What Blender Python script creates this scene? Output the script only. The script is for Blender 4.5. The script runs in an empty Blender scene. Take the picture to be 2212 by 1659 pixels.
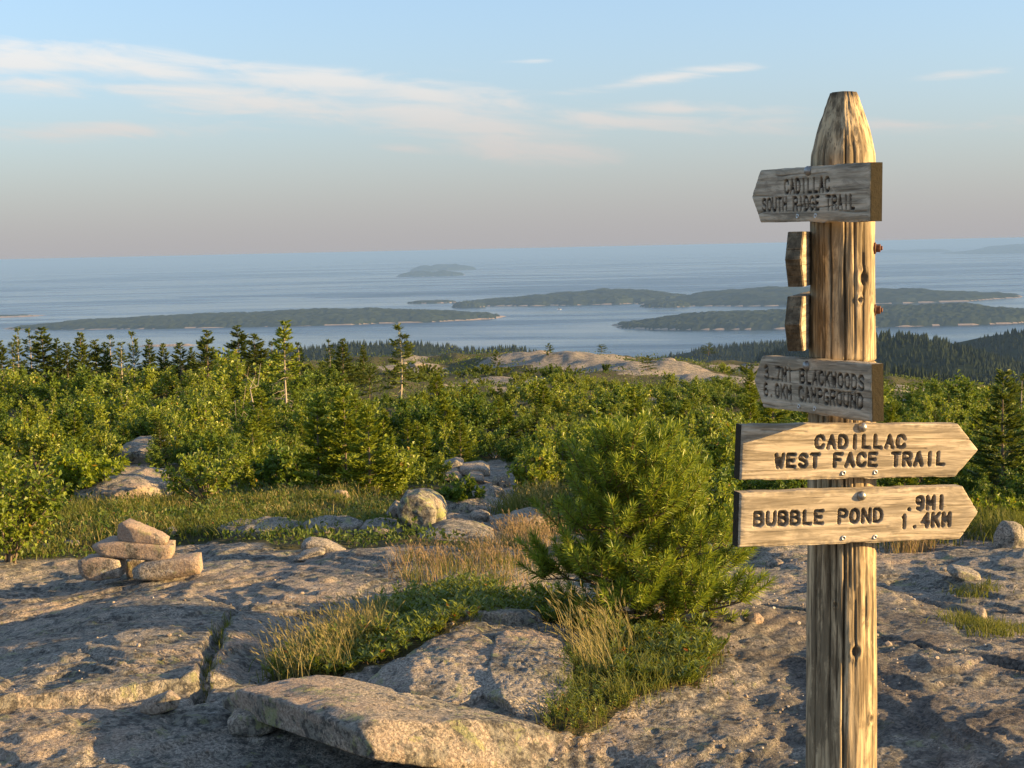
import bpy, bmesh, math, time
import numpy as np
from mathutils import Vector, Matrix, Euler
T0 = time.time()
SC = bpy.context.scene
COL = SC.collection
R = math.radians

# ------------------------------------------------------------------ camera
CAM_Z = 1.6
PITCH, ROLL, LENS = 5.23, 1.24, 52.0
cam_d = bpy.data.cameras.new('camera'); cam = bpy.data.objects.new('camera', cam_d); COL.objects.link(cam)
cam_d.lens = LENS; cam_d.sensor_width = 36.0; cam_d.clip_start = 0.05; cam_d.clip_end = 900000.0
CAM_M = Matrix.Translation((0, 0, CAM_Z)) @ Matrix.Rotation(R(90 - PITCH), 4, 'X') @ Matrix.Rotation(R(-ROLL), 4, 'Z')
cam.matrix_world = CAM_M
SC.camera = cam

# ------------------------------------------------------------------ sun, exposure
SUN_AZ, SUN_EL = 98.5, 11.0          # clockwise from +Y (the view), degrees
sun_d = bpy.data.lights.new('sun', 'SUN'); sun = bpy.data.objects.new('sun', sun_d); COL.objects.link(sun)
sun_d.energy = 5.0; sun_d.angle = R(0.53); sun_d.color = (1.0, 0.65, 0.265)
_sd = Vector((math.sin(R(SUN_AZ)) * math.cos(R(SUN_EL)), math.cos(R(SUN_AZ)) * math.cos(R(SUN_EL)), math.sin(R(SUN_EL))))
sun.rotation_euler = _sd.to_track_quat('Z', 'Y').to_euler()
sun.location = (30, -8, 20)
vs = SC.view_settings
vs.view_transform = 'Standard'; vs.look = 'None'; vs.gamma = 1.0; vs.exposure = 1.45; vs.use_curve_mapping = False
SC.render.engine = 'CYCLES'
cy = SC.cycles
cy.max_bounces = 5; cy.diffuse_bounces = 2; cy.glossy_bounces = 2; cy.transmission_bounces = 3
cy.transparent_max_bounces = 4; cy.volume_bounces = 0; cy.use_denoising = True; cy.sample_clamp_indirect = 4.0

# ------------------------------------------------------------------ node helpers
def nt_new(nt, typ, **kw):
    n = nt.nodes.new(typ)
    for k, v in kw.items(): setattr(n, k, v)
    return n
class NB:
    """small node-tree builder"""
    def __init__(s, nt): s.nt = nt
    def n(s, typ, ins=None, **kw):
        nd = s.nt.nodes.new(typ)
        for k, v in kw.items(): setattr(nd, k, v)
        for k, v in (ins or {}).items(): s.put(nd.inputs[k], v)
        return nd
    def put(s, sock, v):
        if isinstance(v, bpy.types.NodeSocket): s.nt.links.new(v, sock)
        elif isinstance(v, (tuple, list)) and len(v) == 3 and sock.type == 'RGBA': sock.default_value = (*v, 1)
        else: sock.default_value = v
    def m(s, op, a, b=None, c=None, clamp=False):
        nd = s.nt.nodes.new('ShaderNodeMath'); nd.operation = op; nd.use_clamp = clamp
        s.put(nd.inputs[0], a)
        if b is not None: s.put(nd.inputs[1], b)
        if c is not None: s.put(nd.inputs[2], c)
        return nd.outputs[0]
    def mix(s, f, a, b, mode='MIX'):
        nd = s.nt.nodes.new('ShaderNodeMix'); nd.data_type = 'RGBA'; nd.blend_type = mode
        s.put(nd.inputs['Factor'], f); s.put(nd.inputs[6], a); s.put(nd.inputs[7], b)
        return nd.outputs[2]
    def noise(s, vec, scale, detail=4, rough=.55, dist=0.0, dim='3D'):
        nd = s.nt.nodes.new('ShaderNodeTexNoise'); nd.noise_dimensions = dim
        if vec is not None: s.nt.links.new(vec, nd.inputs['Vector'])
        nd.inputs['Scale'].default_value = scale; nd.inputs['Detail'].default_value = detail
        nd.inputs['Roughness'].default_value = rough; nd.inputs['Distortion'].default_value = dist
        return nd.outputs['Fac']
    def vor(s, vec, scale, feature='F1', out='Distance'):
        nd = s.nt.nodes.new('ShaderNodeTexVoronoi'); nd.feature = feature
        s.nt.links.new(vec, nd.inputs['Vector']); nd.inputs['Scale'].default_value = scale
        return nd.outputs[out]
    def ramp(s, f, stops):
        nd = s.nt.nodes.new('ShaderNodeValToRGB'); e = nd.color_ramp.elements
        while len(e) < len(stops): e.new(.5)
        for q, (p, c) in zip(e, stops):
            q.position = p; q.color = (c, c, c, 1) if not isinstance(c, tuple) else (*c, 1)
        s.put(nd.inputs[0], f); return nd.outputs[0]
    def mapr(s, f, a, b, c=0., d=1.):
        nd = s.nt.nodes.new('ShaderNodeMapRange'); nd.interpolation_type = 'SMOOTHSTEP'
        s.put(nd.inputs[0], f)
        for i, v in enumerate((a, b, c, d)): nd.inputs[i + 1].default_value = v
        return nd.outputs[0]
    def scale(s, vec, v):
        nd = s.nt.nodes.new('ShaderNodeMapping'); s.nt.links.new(vec, nd.inputs['Vector']); nd.inputs['Scale'].default_value = v
        return nd.outputs[0]
    def bump(s, h, strength, dist, nrm=None):
        nd = s.nt.nodes.new('ShaderNodeBump'); nd.inputs['Strength'].default_value = strength; nd.inputs['Distance'].default_value = dist
        s.put(nd.inputs['Height'], h)
        if nrm is not None: s.put(nd.inputs['Normal'], nrm)
        return nd.outputs[0]

# ------------------------------------------------------------------ pixel <-> ray (2212 x 1659 view of the photograph)
PXF = 2212 * LENS / 36.0
M3 = np.array(CAM_M.to_3x3())
def ray(px, py):
    v = np.array([(px - 1106) / PXF, -(py - 829.5) / PXF, -1.0])
    d = M3 @ v
    return d
def P(px, py, y):
    """world point seen at the pixel, at depth y"""
    d = ray(px, py); t = y / d[1]
    return np.array([d[0] * t, y, CAM_Z + d[2] * t])
def azel(px, py):
    d = ray(px, py); d = d / np.linalg.norm(d)
    return math.degrees(math.atan2(d[0], d[1])), math.degrees(math.asin(d[2]))

# ------------------------------------------------------------------ world: sky with haze low down and thin cloud streaks
world = bpy.data.worlds.new('World'); SC.world = world; world.use_nodes = True
wt = world.node_tree; wt.nodes.clear(); W = NB(wt)
SKY_STRENGTH = 0.112
sky = W.n('ShaderNodeTexSky', sky_type='NISHITA'); sky.sun_disc = False
sky.sun_elevation = R(SUN_EL); sky.sun_rotation = R(SUN_AZ); sky.altitude = 450; sky.air_density = 1.0; sky.dust_density = 1.0; sky.ozone_density = 3.0
tc = W.n('ShaderNodeTexCoord').outputs['Generated']
sx = W.n('ShaderNodeSeparateXYZ', {0: tc}).outputs
el = W.m('MULTIPLY', W.m('ARCSINE', sx[2]), 57.29578)
az = W.m('MULTIPLY', W.m('ARCTAN2', sx[0], sx[1]), 57.29578)
HZ = W.m('POWER', 2.718, W.m('MULTIPLY', W.m('POWER', W.m('MULTIPLY', W.m('MAXIMUM', el, 0.0), 1 / 6.3), 1.5), -1.0))
skyc = W.mix(W.m('MULTIPLY', HZ, .93), W.mix(.22, sky.outputs[0], (2.3, 2.45, 2.6)), (1.42, 1.37, 1.43))
# cloud streaks: sheared direction space, several soft bands broken up by noise
cv = W.n('ShaderNodeCombineXYZ', {0: W.m('MULTIPLY', az, 0.13), 1: W.m('ADD', W.m('MULTIPLY', el, .75), W.m('MULTIPLY', az, 0.055)), 2: 0.3}).outputs[0]
n1 = W.noise(cv, 1.9, 4, .6, .5)
n2 = W.noise(cv, .8, 1, .5, .3)
CL = [ # px, py, half-length px, half-height px, slope px/px, weight
 (60, 128, 130, 26, .06, 1.0), (90, 183, 130, 15, .03, .95), (300, 143, 170, 24, .10, 1.0), (700, 175, 270, 20, .13, 1.0),
 (430, 197, 230, 13, .07, .9), (560, 222, 220, 24, .10, .75), (930, 205, 220, 24, .14, .85), (1000, 255, 230, 32, .2, .75),
 (200, 282, 320, 14, .0, .6), (1100, 310, 230, 24, .16, .7), (860, 322, 90, 10, .1, .6), (1380, 262, 330, 15, .08, .7),
 (1500, 236, 210, 11, .05, .7), (1440, 168, 220, 9, -.09, .55), (2070, 161, 90, 6, .0, .4), (1160, 131, 60, 4, 0, .35), (1980, 270, 280, 12, .05, .35)]
ae = W.n('ShaderNodeCombineXYZ', {0: az, 1: el, 2: 0.0}).outputs[0]
dens = None
for qi, (cx, cyy, hl, hh, sl, wgt) in enumerate(CL):
    wgt = wgt * (1.25 if qi > 4 else 1.05)
    a0, e0 = azel(cx, cyy); k = 57.29578 / PXF
    mp = W.n('ShaderNodeMapping', {0: ae}, vector_type='TEXTURE')
    mp.inputs['Location'].default_value = (a0, e0, 0); mp.inputs['Rotation'].default_value = (0, 0, math.atan(-(sl - .0217)))
    mp.inputs['Scale'].default_value = (hl * k * 2.1, hh * k * 2.9, 1)
    g = W.m('MULTIPLY', W.n('ShaderNodeTexGradient', {0: mp.outputs[0]}, gradient_type='QUADRATIC_SPHERE').outputs['Fac'], wgt)
    dens = g if dens is None else W.m('MAXIMUM', dens, g)
dens = W.m('POWER', dens, .75)
outside = W.m('MULTIPLY', W.mapr(W.m('ABSOLUTE', az), 19, 26), W.m('MULTIPLY', W.mapr(n2, .5, .7), W.m('MULTIPLY', W.mapr(el, 2, 6), W.mapr(el, 30, 14))))
dens = W.m('MAXIMUM', dens, W.m('MULTIPLY', outside, .8))
cm = W.m('MULTIPLY', W.mapr(W.m('ADD', dens, W.m('MULTIPLY', W.m('SUBTRACT', n1, .5), 1.8)), .10, .95), W.mapr(dens, .02, .35))
cloudc = W.mix(W.mapr(el, 2, 9), (2.05, 1.92, 1.84), (3.1, 3.02, 2.92))
skyc = W.mix(W.m('MULTIPLY', cm, .85), skyc, cloudc)
bg = W.n('ShaderNodeBackground', {'Color': skyc, 'Strength': SKY_STRENGTH})
world.cycles.sampling_method = 'MANUAL'; world.cycles.sample_map_resolution = 512
wt.links.new(bg.outputs[0], W.n('ShaderNodeOutputWorld').inputs[0])

# ------------------------------------------------------------------ object helpers
def tag(o, label=None, cat=None, group=None, kind=None):
    if label: o['label'] = label
    if cat: o['category'] = cat
    if group: o['group'] = group
    if kind: o['kind'] = kind
    return o
def empty(name, loc=(0, 0, 0), rot=(0, 0, 0), scale=1.0):
    o = bpy.data.objects.new(name, None); COL.objects.link(o); o.location = loc; o.rotation_euler = rot
    o.scale = (scale,) * 3 if not isinstance(scale, (tuple, list)) else scale
    o.empty_display_size = .1
    return o
def link(name, me, parent=None):
    o = bpy.data.objects.new(name, me); COL.objects.link(o); o.parent = parent
    return o
def mesh_np(name, V, F, mats, smooth=True, fmat=None, attrs=None):
    """F: one int array (m,3|4) or a list of such arrays"""
    Fs = F if isinstance(F, list) else [F]
    Fs = [np.asarray(f, np.int32) for f in Fs if len(f)]
    me = bpy.data.meshes.new(name)
    V = np.asarray(V, np.float32)
    me.vertices.add(len(V)); me.vertices.foreach_set('co', V.ravel())
    loops = np.concatenate([f.ravel() for f in Fs]); sizes = np.concatenate([np.full(len(f), f.shape[1], np.int32) for f in Fs])
    me.loops.add(len(loops)); me.loops.foreach_set('vertex_index', loops)
    starts = np.zeros(len(sizes), np.int32); starts[1:] = np.cumsum(sizes)[:-1]
    me.polygons.add(len(sizes)); me.polygons.foreach_set('loop_start', starts); me.polygons.foreach_set('loop_total', sizes)
    for m_ in (mats if isinstance(mats, (list, tuple)) else [mats]): me.materials.append(m_)
    if fmat is not None: me.polygons.foreach_set('material_index', np.asarray(fmat, np.int32))
    me.polygons.foreach_set('use_smooth', np.full(len(sizes), bool(smooth)))
    for k, a in (attrs or {}).items():
        at = me.attributes.new(k, 'FLOAT', 'POINT'); at.data.foreach_set('value', np.asarray(a, np.float32))
    me.update(calc_edges=True); me.validate()
    return me
class Acc:
    """accumulates vertices and faces"""
    def __init__(s): s.V = []; s.F = {}; s.n = 0
    def add(s, V, F):
        V = np.asarray(V, float); F = np.asarray(F, np.int64)
        s.V.append(V); s.F.setdefault(F.shape[1], []).append(F + s.n); s.n += len(V)
    def mesh(s, name, mat, smooth=True):
        return mesh_np(name, np.concatenate(s.V), [np.concatenate(f) for f in s.F.values()], mat, smooth)
def unit(v):
    v = np.asarray(v, float); return v / np.maximum(np.linalg.norm(v, axis=-1, keepdims=True), 1e-9)
def sstep(a, b, x):
    t = np.clip((np.asarray(x, float) - a) / (b - a), 0, 1); return t * t * (3 - 2 * t)

# ------------------------------------------------------------------ numpy noise
_PR = np.random.default_rng(7).permutation(512).astype(np.int64); _PR = np.concatenate([_PR, _PR, _PR])
_G3 = unit(np.random.default_rng(8).normal(size=(512, 3)))
def pn3(x, y, z):
    x, y, z = np.broadcast_arrays(np.asarray(x, float), np.asarray(y, float), np.asarray(z, float))
    xi, yi, zi = np.floor(x).astype(np.int64), np.floor(y).astype(np.int64), np.floor(z).astype(np.int64)
    xf, yf, zf = x - xi, y - yi, z - zi
    f = lambda t: t * t * t * (t * (t * 6 - 15) + 10)
    u, v, w = f(xf), f(yf), f(zf)
    out = 0.0
    for i in (0, 1):
        for j in (0, 1):
            for k in (0, 1):
                h = _PR[(_PR[(_PR[(xi + i) & 511] + yi + j) & 511] + zi + k) & 511]
                g = _G3[h]
                out = out + (u if i else 1 - u) * (v if j else 1 - v) * (w if k else 1 - w) * (g[..., 0] * (xf - i) + g[..., 1] * (yf - j) + g[..., 2] * (zf - k))
    return out * 1.5
def pn2(x, y, s=0):
    x, y = np.broadcast_arrays(np.asarray(x, float), np.asarray(y, float))
    xi, yi = np.floor(x).astype(np.int64), np.floor(y).astype(np.int64)
    xf, yf = x - xi, y - yi
    f = lambda t: t * t * t * (t * (t * 6 - 15) + 10)
    u, v = f(xf), f(yf); out = 0.0
    for i in (0, 1):
        for j in (0, 1):
            g = _G3[_PR[(_PR[(xi + i + 37 * s) & 511] + yi + j) & 511]]
            out = out + (u if i else 1 - u) * (v if j else 1 - v) * (g[..., 0] * (xf - i) + g[..., 1] * (yf - j))
    return out * 1.6
def fbm2(x, y, oct=4, s=0, gain=.5):
    a, t = 1.0, 0.0
    for o in range(oct):
        t = t + a * pn2(x, y, s + o); x = x * 2.03 + 11.3; y = y * 2.03 + 5.7; a *= gain
    return t
def fbm3(p, scale, oct=4, off=0.0, gain=.5):
    x, y, z = (p[..., i] * scale + off * (1 + .37 * i) for i in range(3)); a, t = 1.0, 0.0
    for o in range(oct):
        t = t + a * pn3(x, y, z); x = x * 2.03 + 3.1; y = y * 2.03 + 7.7; z = z * 2.03 + 1.3; a *= gain
    return t

# ------------------------------------------------------------------ terrain shape
PY = np.array([-60, -12, 0, 4.4, 5.6, 8, 11, 16, 21, 36, 70, 100, 120, 140, 165, 200, 300, 600, 1200, 2200, 4000.])
PZ = np.array([1.0, .15, .02, .0, -.05, -.22, -.53, -1.04, -1.46, -2.55, -4.6, -6.15, -7.3, -9.4, -13.0, -20, -50, -190, -380, -470, -500.])
_yy = np.concatenate([np.linspace(-60, 250, 3101), np.linspace(251, 4000, 2000)])
_zz = np.interp(_yy, PY, PZ)
_k = np.hanning(21); _k /= _k.sum(); _zs = np.convolve(np.pad(_zz, 10, 'edge'), _k, 'valid'); _zz = np.where(_yy < 240, _zs, _zz)
def base_z(x, y):
    z = np.interp(y, _yy, _zz)
    far = sstep(14, 45, y)
    z = z - far * (.0040 * np.clip(x, 0, 400) ** 2 / (1 + np.clip(x, 0, 400) / 60)) - far * .0006 * np.clip(-x, 0, 300) ** 2 / (1 + np.clip(-x, 0, 300) / 60)
    return z
def G0(px, py):
    """where the pixel's ray meets the smooth terrain"""
    d = ray(px, py); t = np.geomspace(1.5, 260, 3000)
    x, y, z = d[0] * t, d[1] * t, CAM_Z + d[2] * t
    b = np.nonzero(z < base_z(x, y))[0]
    i = b[0] if len(b) else len(t) - 1
    return np.array([x[i], y[i]])
BUMPS = []     # far rock humps: (x, y, rx, ry, height)
ROCKS = []     # bare rock areas: (x, y, rx, ry)
def hump(px, py, wpx, dep, h, rock=True):
    g = G0(px, py); s = g[1] / PXF
    BUMPS.append((g[0], g[1], wpx * s * 1.3, dep * 1.6, h * .95))
    if rock: ROCKS.append((g[0], g[1], wpx * s * 1.25, dep * 1.5))
for a in [(790, 783, 75, 7, .9), (900, 806, 60, 4, .5), (1130, 752, 80, 10, 1.0), (1250, 755, 60, 8, .7), (1180, 800, 120, 7, 1.1), (1370, 818, 130, 6, .8),
          (1560, 838, 90, 5, .5), (1450, 762, 90, 9, .7), (1600, 766, 90, 9, .6), (1990, 800, 110, 9, .8), (2060, 893, 70, 4, .4), (2120, 845, 80, 7, .6), (1330, 775, 80, 5, .4), (1060, 770, 60, 4, .3),
          (1950, 840, 60, 4, .4)]: hump(*a)
for (px, py, rx, ry) in [(310, 1003, 80, 16), (55, 990, 70, 12), (230, 1080, 95, 12), (1055, 1060, 64, 75), (1010, 1125, 110, 40), (1400, 890, 40, 6), (660, 890, 60, 8), (520, 875, 60, 6)]:
    g = G0(px, py); s = g[1] / PXF; q = G0(px, py - ry)
    ROCKS.append((g[0], g[1], rx * s, max(.4, q[1] - g[1])))
LEDGE = np.array([G0(*p) for p in [(-260, 1585), (-120, 1560), (0, 1529), (110, 1512), (250, 1502), (340, 1487), (425, 1475), (480, 1470)]])
CRACKS = [(np.array([G0(*p) for p in pts]), w, dp) for pts, w, dp in [
    ([(500, 1316), (483, 1345), (470, 1385), (452, 1430), (436, 1478), (428, 1500)], .035, .06),
    ([(200, 1350), (330, 1330), (440, 1303), (540, 1308), (660, 1300), (760, 1292)], .018, .02),
    ([(440, 1268), (490, 1282), (530, 1300)], .03, .03),
    ([(0, 1375), (120, 1390), (220, 1440), (300, 1452)], .015, .015),
    ([(1640, 1300), (1800, 1330), (2000, 1400), (2212, 1450)], .02, .02),
    ([(1900, 1250), (2050, 1290), (2212, 1300)], .025, .03)]]
DIPS = [(*G0(930, 1640), .55, .22, .05), (*G0(640, 1600), .32, .22, .05), (*G0(1160, 1650), .46, .36, .13)]
# low-growth patches in the foreground, as world polygons
def poly(pts): return np.array([G0(*p) for p in pts])
def inside(poly_, x, y):
    r = np.zeros(np.shape(x), bool); n = len(poly_)
    for i in range(n):
        x1, y1 = poly_[i]; x2, y2 = poly_[(i + 1) % n]
        c = ((y1 > y) != (y2 > y)); xx = (x2 - x1) * (y - y1) / (y2 - y1 + 1e-12) + x1
        r ^= c & (x < xx)
    return r
PATCH_COVER = poly([(570, 1452), (720, 1350), (860, 1290), (1000, 1262), (1180, 1292), (1330, 1330), (1560, 1400), (1500, 1475), (1330, 1475), (1290, 1390), (1120, 1350), (1000, 1392), (880, 1440), (760, 1462)])
PATCH_FRONT = poly([(1220, 1420), (1330, 1380), (1560, 1395), (1480, 1465), (1380, 1500), (1260, 1560), (1180, 1560)])
PATCH_BACK = poly([(0, 1130), (150, 1110), (300, 1090), (480, 1075), (800, 1085), (850, 1120), (780, 1150), (600, 1165), (430, 1160), (330, 1158), (180, 1172), (0, 1192)])
def rockness(x, y):
    """1 on bare rock, 0 under vegetation"""
    n = fbm2(x * .55, y * .4, 3, 3)
    near = 1 - sstep(9.6, 11.2, y + n * 1.2 + .25 * np.abs(x) * (x > 0) * 0)
    right = sstep(1.6, 2.6, x) * (1 - sstep(9.5, 11.0, y + n))
    r = np.maximum(near, right)
    for (cx, cy_, rx, ry) in ROCKS:
        q = ((x - cx) / rx) ** 2 + ((y - cy_) / ry) ** 2
        r = np.maximum(r, 1 - sstep(.7, 1.25, q + n * .45))
    far = fbm2(x * .16 + 3, y * .10 + 1, 3, 70)
    r = np.maximum(r, sstep(.16, .30, far) * sstep(38, 50, y) * sstep(-.14, -.04, x / np.maximum(y, 1)))
    return np.clip(r, 0, 1)
def seg_dist(x, y, pl):
    d = np.full(np.shape(x), 9e9)
    for a, b in zip(pl[:-1], pl[1:]):
        ab = b - a; t = np.clip(((x - a[0]) * ab[0] + (y - a[1]) * ab[1]) / (ab @ ab), 0, 1)
        d = np.minimum(d, np.hypot(x - a[0] - t * ab[0], y - a[1] - t * ab[1]))
    return d
def terr(x, y, detail=True):
    x = np.asarray(x, float); y = np.asarray(y, float)
    z = base_z(x, y)
    amp = np.interp(y, [0, 5, 9, 16, 40, 110, 200], [.03, .04, .07, .14, .35, .7, .8])
    wl = .16
    z = z + amp * fbm2(x * wl, y * wl * .8, 3, 1)
    for (cx, cy_, rx, ry, h) in BUMPS:
        q = ((x - cx) / rx) ** 2 + ((y - cy_) / ry) ** 2
        z = z + h * np.exp(-q * 1.3)
    # the rock falls away to the left
    z = z - .10 * sstep(1.75, 2.9, -x) * sstep(4.6, 6.2, y) * (1 - sstep(9, 14, y))
    if detail:
        n_ = (y < 16); w = 1 - sstep(12, 16, y)
        nz = np.zeros(np.shape(x))
        if np.any(n_):
            xs, ys, ws = (x[n_], y[n_], w[n_]) if np.ndim(x) else (x, y, w)
            # sheeting terraces, low scarps
            q = fbm2(xs * .75 + ys * .12, ys * .55 - xs * .1, 4, 5) * 5.0
            fl = np.floor(q); fr = q - fl
            tz = (fl + sstep(.80, 1.0, fr)) / 5.0 * .085
            tz = tz + .008 * fbm2(xs * 2.6, ys * 2.6, 3, 9)
            rid = 1 - np.abs(fbm2(xs * 6.5, ys * 5.0, 3, 12))
            tz = tz - .0045 * rid ** 3 + .0030 * fbm2(xs * 15, ys * 13, 3, 15) + .004 * pn2(xs * 46, ys * 42, 21)
            # broken ledge on the left
            yl = np.interp(xs, LEDGE[:, 0], LEDGE[:, 1]); dy = ys - yl + .02 * fbm2(xs * 9, ys * 9, 2, 2)
            tz = tz + .055 * sstep(-.012, .022, dy) * np.exp(-np.clip(dy, 0, 9) / 1.1) * (1 - sstep(LEDGE[-2, 0], LEDGE[-1, 0] + .05, xs))
            wob = .02 * fbm2(xs * 5, ys * 5, 2, 31)
            for pl, cw, dp in CRACKS:
                d = seg_dist(xs, ys, pl) + wob
                tz = tz - dp * (1 - sstep(.15, 1.0, np.abs(d) / cw))
            for (dx_, dy_, ra, rb, dd_) in DIPS:
                tz = tz - dd_ * np.exp(-((xs - dx_) / ra) ** 2 - ((ys - dy_) / rb) ** 2)
            tz = tz * ws
            if np.ndim(x): nz[n_] = tz
            else: nz = tz
        z = z + nz
        m = (y >= 12) & (y < 170)
        if np.ndim(x) and np.any(m):
            rk = np.zeros(np.shape(x)); rk[m] = .10 * np.abs(fbm2(x[m] * .8, y[m] * .6, 3, 17)) + .03 * fbm2(x[m] * 2.4, y[m] * 2.0, 2, 18)
            z = z + rk
    return z
def Gz(x, y): return float(terr(np.array([x]), np.array([y]))[0])
def G(px, py):
    d = ray(px, py); t = np.geomspace(1.5, 260, 2500)
    x, y, z = d[0] * t, d[1] * t, CAM_Z + d[2] * t
    b = np.nonzero(z < terr(x, y))[0]; i = b[0] if len(b) else len(t) - 1
    return np.array([x[i], y[i], z[i]])

# ------------------------------------------------------------------ materials
def mat(name):
    m_ = bpy.data.materials.new(name); m_.use_nodes = True; nt = m_.node_tree; nt.nodes.clear()
    b = NB(nt); out = b.n('ShaderNodeOutputMaterial'); pr = b.n('ShaderNodeBsdfPrincipled')
    nt.links.new(pr.outputs[0], out.inputs[0])
    return m_, b, pr, out
def objco(b): return b.n('ShaderNodeTexCoord').outputs['Object']
def rock_nodes(b, co, pink=.5, lichen=.5, dark=.0):
    dk = .06 * dark
    big = b.noise(co, 1.3, 3, .5)
    grain = b.noise(co, 95, 2, .7)
    mid = b.noise(co, 17, 4, .62)
    pat = b.m('ADD', b.m('MULTIPLY', b.noise(co, 3.4, 8, .74, .3), .62), b.m('MULTIPLY', b.noise(co, 19, 6, .72, .2), .38))
    c = b.mix(b.mapr(grain, .36, .66), (.165, .145, .118), (.49, .425, .34))
    c = b.mix(b.m('MULTIPLY', b.mapr(big, .42, .62), pink), c, (.40, .275, .195))
    c = b.mix(b.m('MULTIPLY', b.mapr(pat, .482 - dk, .535 - dk), .84), c, b.mix(b.mapr(b.noise(co, 30, 4, .7), .42, .60), (.050, .050, .046), (.26, .245, .20)))     # dark grey crust lichen
    gl = b.noise(co, 8.5, 7, .74, .4)
    c = b.mix(b.m('MULTIPLY', b.mapr(gl, .61 - .10 * lichen, .68 - .09 * lichen), min(1., lichen * 1.2)), c, (.30, .31, .13))                        # yellow-green lichen
    wl = b.noise(b.scale(co, (1.1, 1.3, 1.2)), 9.5, 6, .7, .5)
    c = b.mix(b.m('MULTIPLY', b.mapr(wl, .645, .69), .75), c, (.48, .47, .43))                       # pale lichen discs
    vo = b.vor(co, 62)
    c = b.mix(b.m('MULTIPLY', b.mapr(vo, .20, .08), .8), c, (.035, .035, .036))                      # black mica and pits
    h = b.m('ADD', b.m('MULTIPLY', mid, .22), b.m('ADD', b.m('MULTIPLY', grain, .22), b.m('MULTIPLY', b.noise(co, 34, 6, .76), .70)))
    return c, h
def make_rock_mat(name, pink=.5, lichen=.5, bump=.9, dark=0.):
    m_, b, pr, out = mat(name)
    co = objco(b)
    rnd = b.n('ShaderNodeObjectInfo').outputs['Random']
    cv_ = b.n('ShaderNodeVectorMath', {0: co, 1: b.n('ShaderNodeCombineXYZ', {0: b.m('MULTIPLY', rnd, 37.0), 1: b.m('MULTIPLY', rnd, 11.0), 2: 0.0}).outputs[0]}, operation='ADD').outputs[0]
    c, h = rock_nodes(b, cv_, pink, lichen, dark)
    b.put(pr.inputs['Base Color'], c); pr.inputs['Roughness'].default_value = .88; pr.inputs['Specular IOR Level'].default_value = .25
    b.put(pr.inputs['Normal'], b.bump(h, bump, .024))
    return m_
M_ROCK = make_rock_mat('granite', .45, .55); M_PINK = make_rock_mat('pink_granite', .65, .45, .8, -.7); M_LICHEN = make_rock_mat('lichen_granite', .2, 1.0, .9, .8)
def ground_material():
    m_, b, pr, out = mat('ground_rock_and_soil')
    co = b.n('ShaderNodeNewGeometry').outputs['Position']
    c, h = rock_nodes(b, co, .30, .45, .25)
    rk = b.n('ShaderNodeAttribute', attribute_name='rock').outputs['Fac']
    gv = b.n('ShaderNodeAttribute', attribute_name='grit').outputs['Fac']
    gr = b.noise(co, 55, 3, .7)
    grit = b.mix(b.mapr(gr, .35, .7), (.055, .050, .046), (.22, .185, .15))
    c = b.mix(b.m('MULTIPLY', gv, b.mapr(b.noise(co, 3.0, 4, .6), .35, .6)), c, grit)
    soil = b.mix(b.noise(co, 1.1, 4, .6), (.035, .040, .014), (.12, .105, .045))
    f = b.mapr(b.m('ADD', rk, b.m('MULTIPLY', b.m('SUBTRACT', b.noise(co, 2.2, 4, .65), .5), .7)), .40, .55)
    c = b.mix(f, soil, c)
    b.put(pr.inputs['Base Color'], c); pr.inputs['Roughness'].default_value = .9; pr.inputs['Specular IOR Level'].default_value = .2
    b.put(pr.inputs['Normal'], b.bump(h, 1.0, .026))
    return m_
M_GROUND = ground_material()

def leaf_mat(name, c1, c2, trans=.35, obj_var=.5, rough=.5, spec=.4, dead=None):
    m_, b, pr, out = mat(name)
    isl = b.n('ShaderNodeNewGeometry').outputs['Random Per Island']
    rnd = b.n('ShaderNodeObjectInfo').outputs['Random']
    f = b.m('ADD', b.m('MULTIPLY', isl, 1 - obj_var), b.m('MULTIPLY', rnd, obj_var))
    c = b.mix(f, c1, c2)
    if dead: c = b.mix(b.m('GREATER_THAN', isl, .985), c, dead)
    b.put(pr.inputs['Base Color'], c); pr.inputs['Roughness'].default_value = rough; pr.inputs['Specular IOR Level'].default_value = spec
    tr = b.n('ShaderNodeBsdfTranslucent', {'Color': b.mix(.35, c, (.30, .34, .02))})
    mx = b.n('ShaderNodeMixShader', {0: trans, 1: pr.outputs[0], 2: tr.outputs[0]})
    m_.node_tree.links.new(mx.outputs[0], out.inputs[0])
    return m_
M_BIRCH = leaf_mat('birch_leaf', (.105, .165, .012), (.33, .375, .034), .38, .4, .45, .5, (.35, .22, .03))
M_LEAFY = leaf_mat('shrub_leaf', (.040, .098, .010), (.175, .24, .024), .34, .5, .5, .4)
M_YELLOW = leaf_mat('bright_leaf', (.15, .22, .010), (.31, .35, .024), .42, .1, .45, .4, (.45, .25, .02))
M_FIR = leaf_mat('fir_needle', (.036, .070, .012), (.135, .165, .022), .22, .55, .55, .3)
M_FIRL = leaf_mat('young_fir_needle', (.11, .17, .012), (.29, .33, .026), .28, .3, .55, .3)
M_PINE = leaf_mat('pine_needle', (.085, .155, .014), (.34, .39, .036), .28, .0, .45, .4)
M_COVER = leaf_mat('glossy_leaf', (.085, .130, .015), (.23, .255, .030), .30, .0, .32, .6, (.32, .10, .02))
M_GRASSG = leaf_mat('green_grass', (.080, .105, .018), (.20, .19, .050), .35, .1, .6, .2)
M_GRASSD = leaf_mat('dry_grass', (.27, .22, .085), (.44, .36, .16), .35, .1, .6, .2)
M_GRASSR = leaf_mat('reddish_grass', (.24, .155, .085), (.38, .27, .15), .3, .1, .6, .2)
M_UNDER = leaf_mat('undergrowth_leaf', (.032, .070, .010), (.125, .165, .028), .32, .0, .5, .3)
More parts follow.
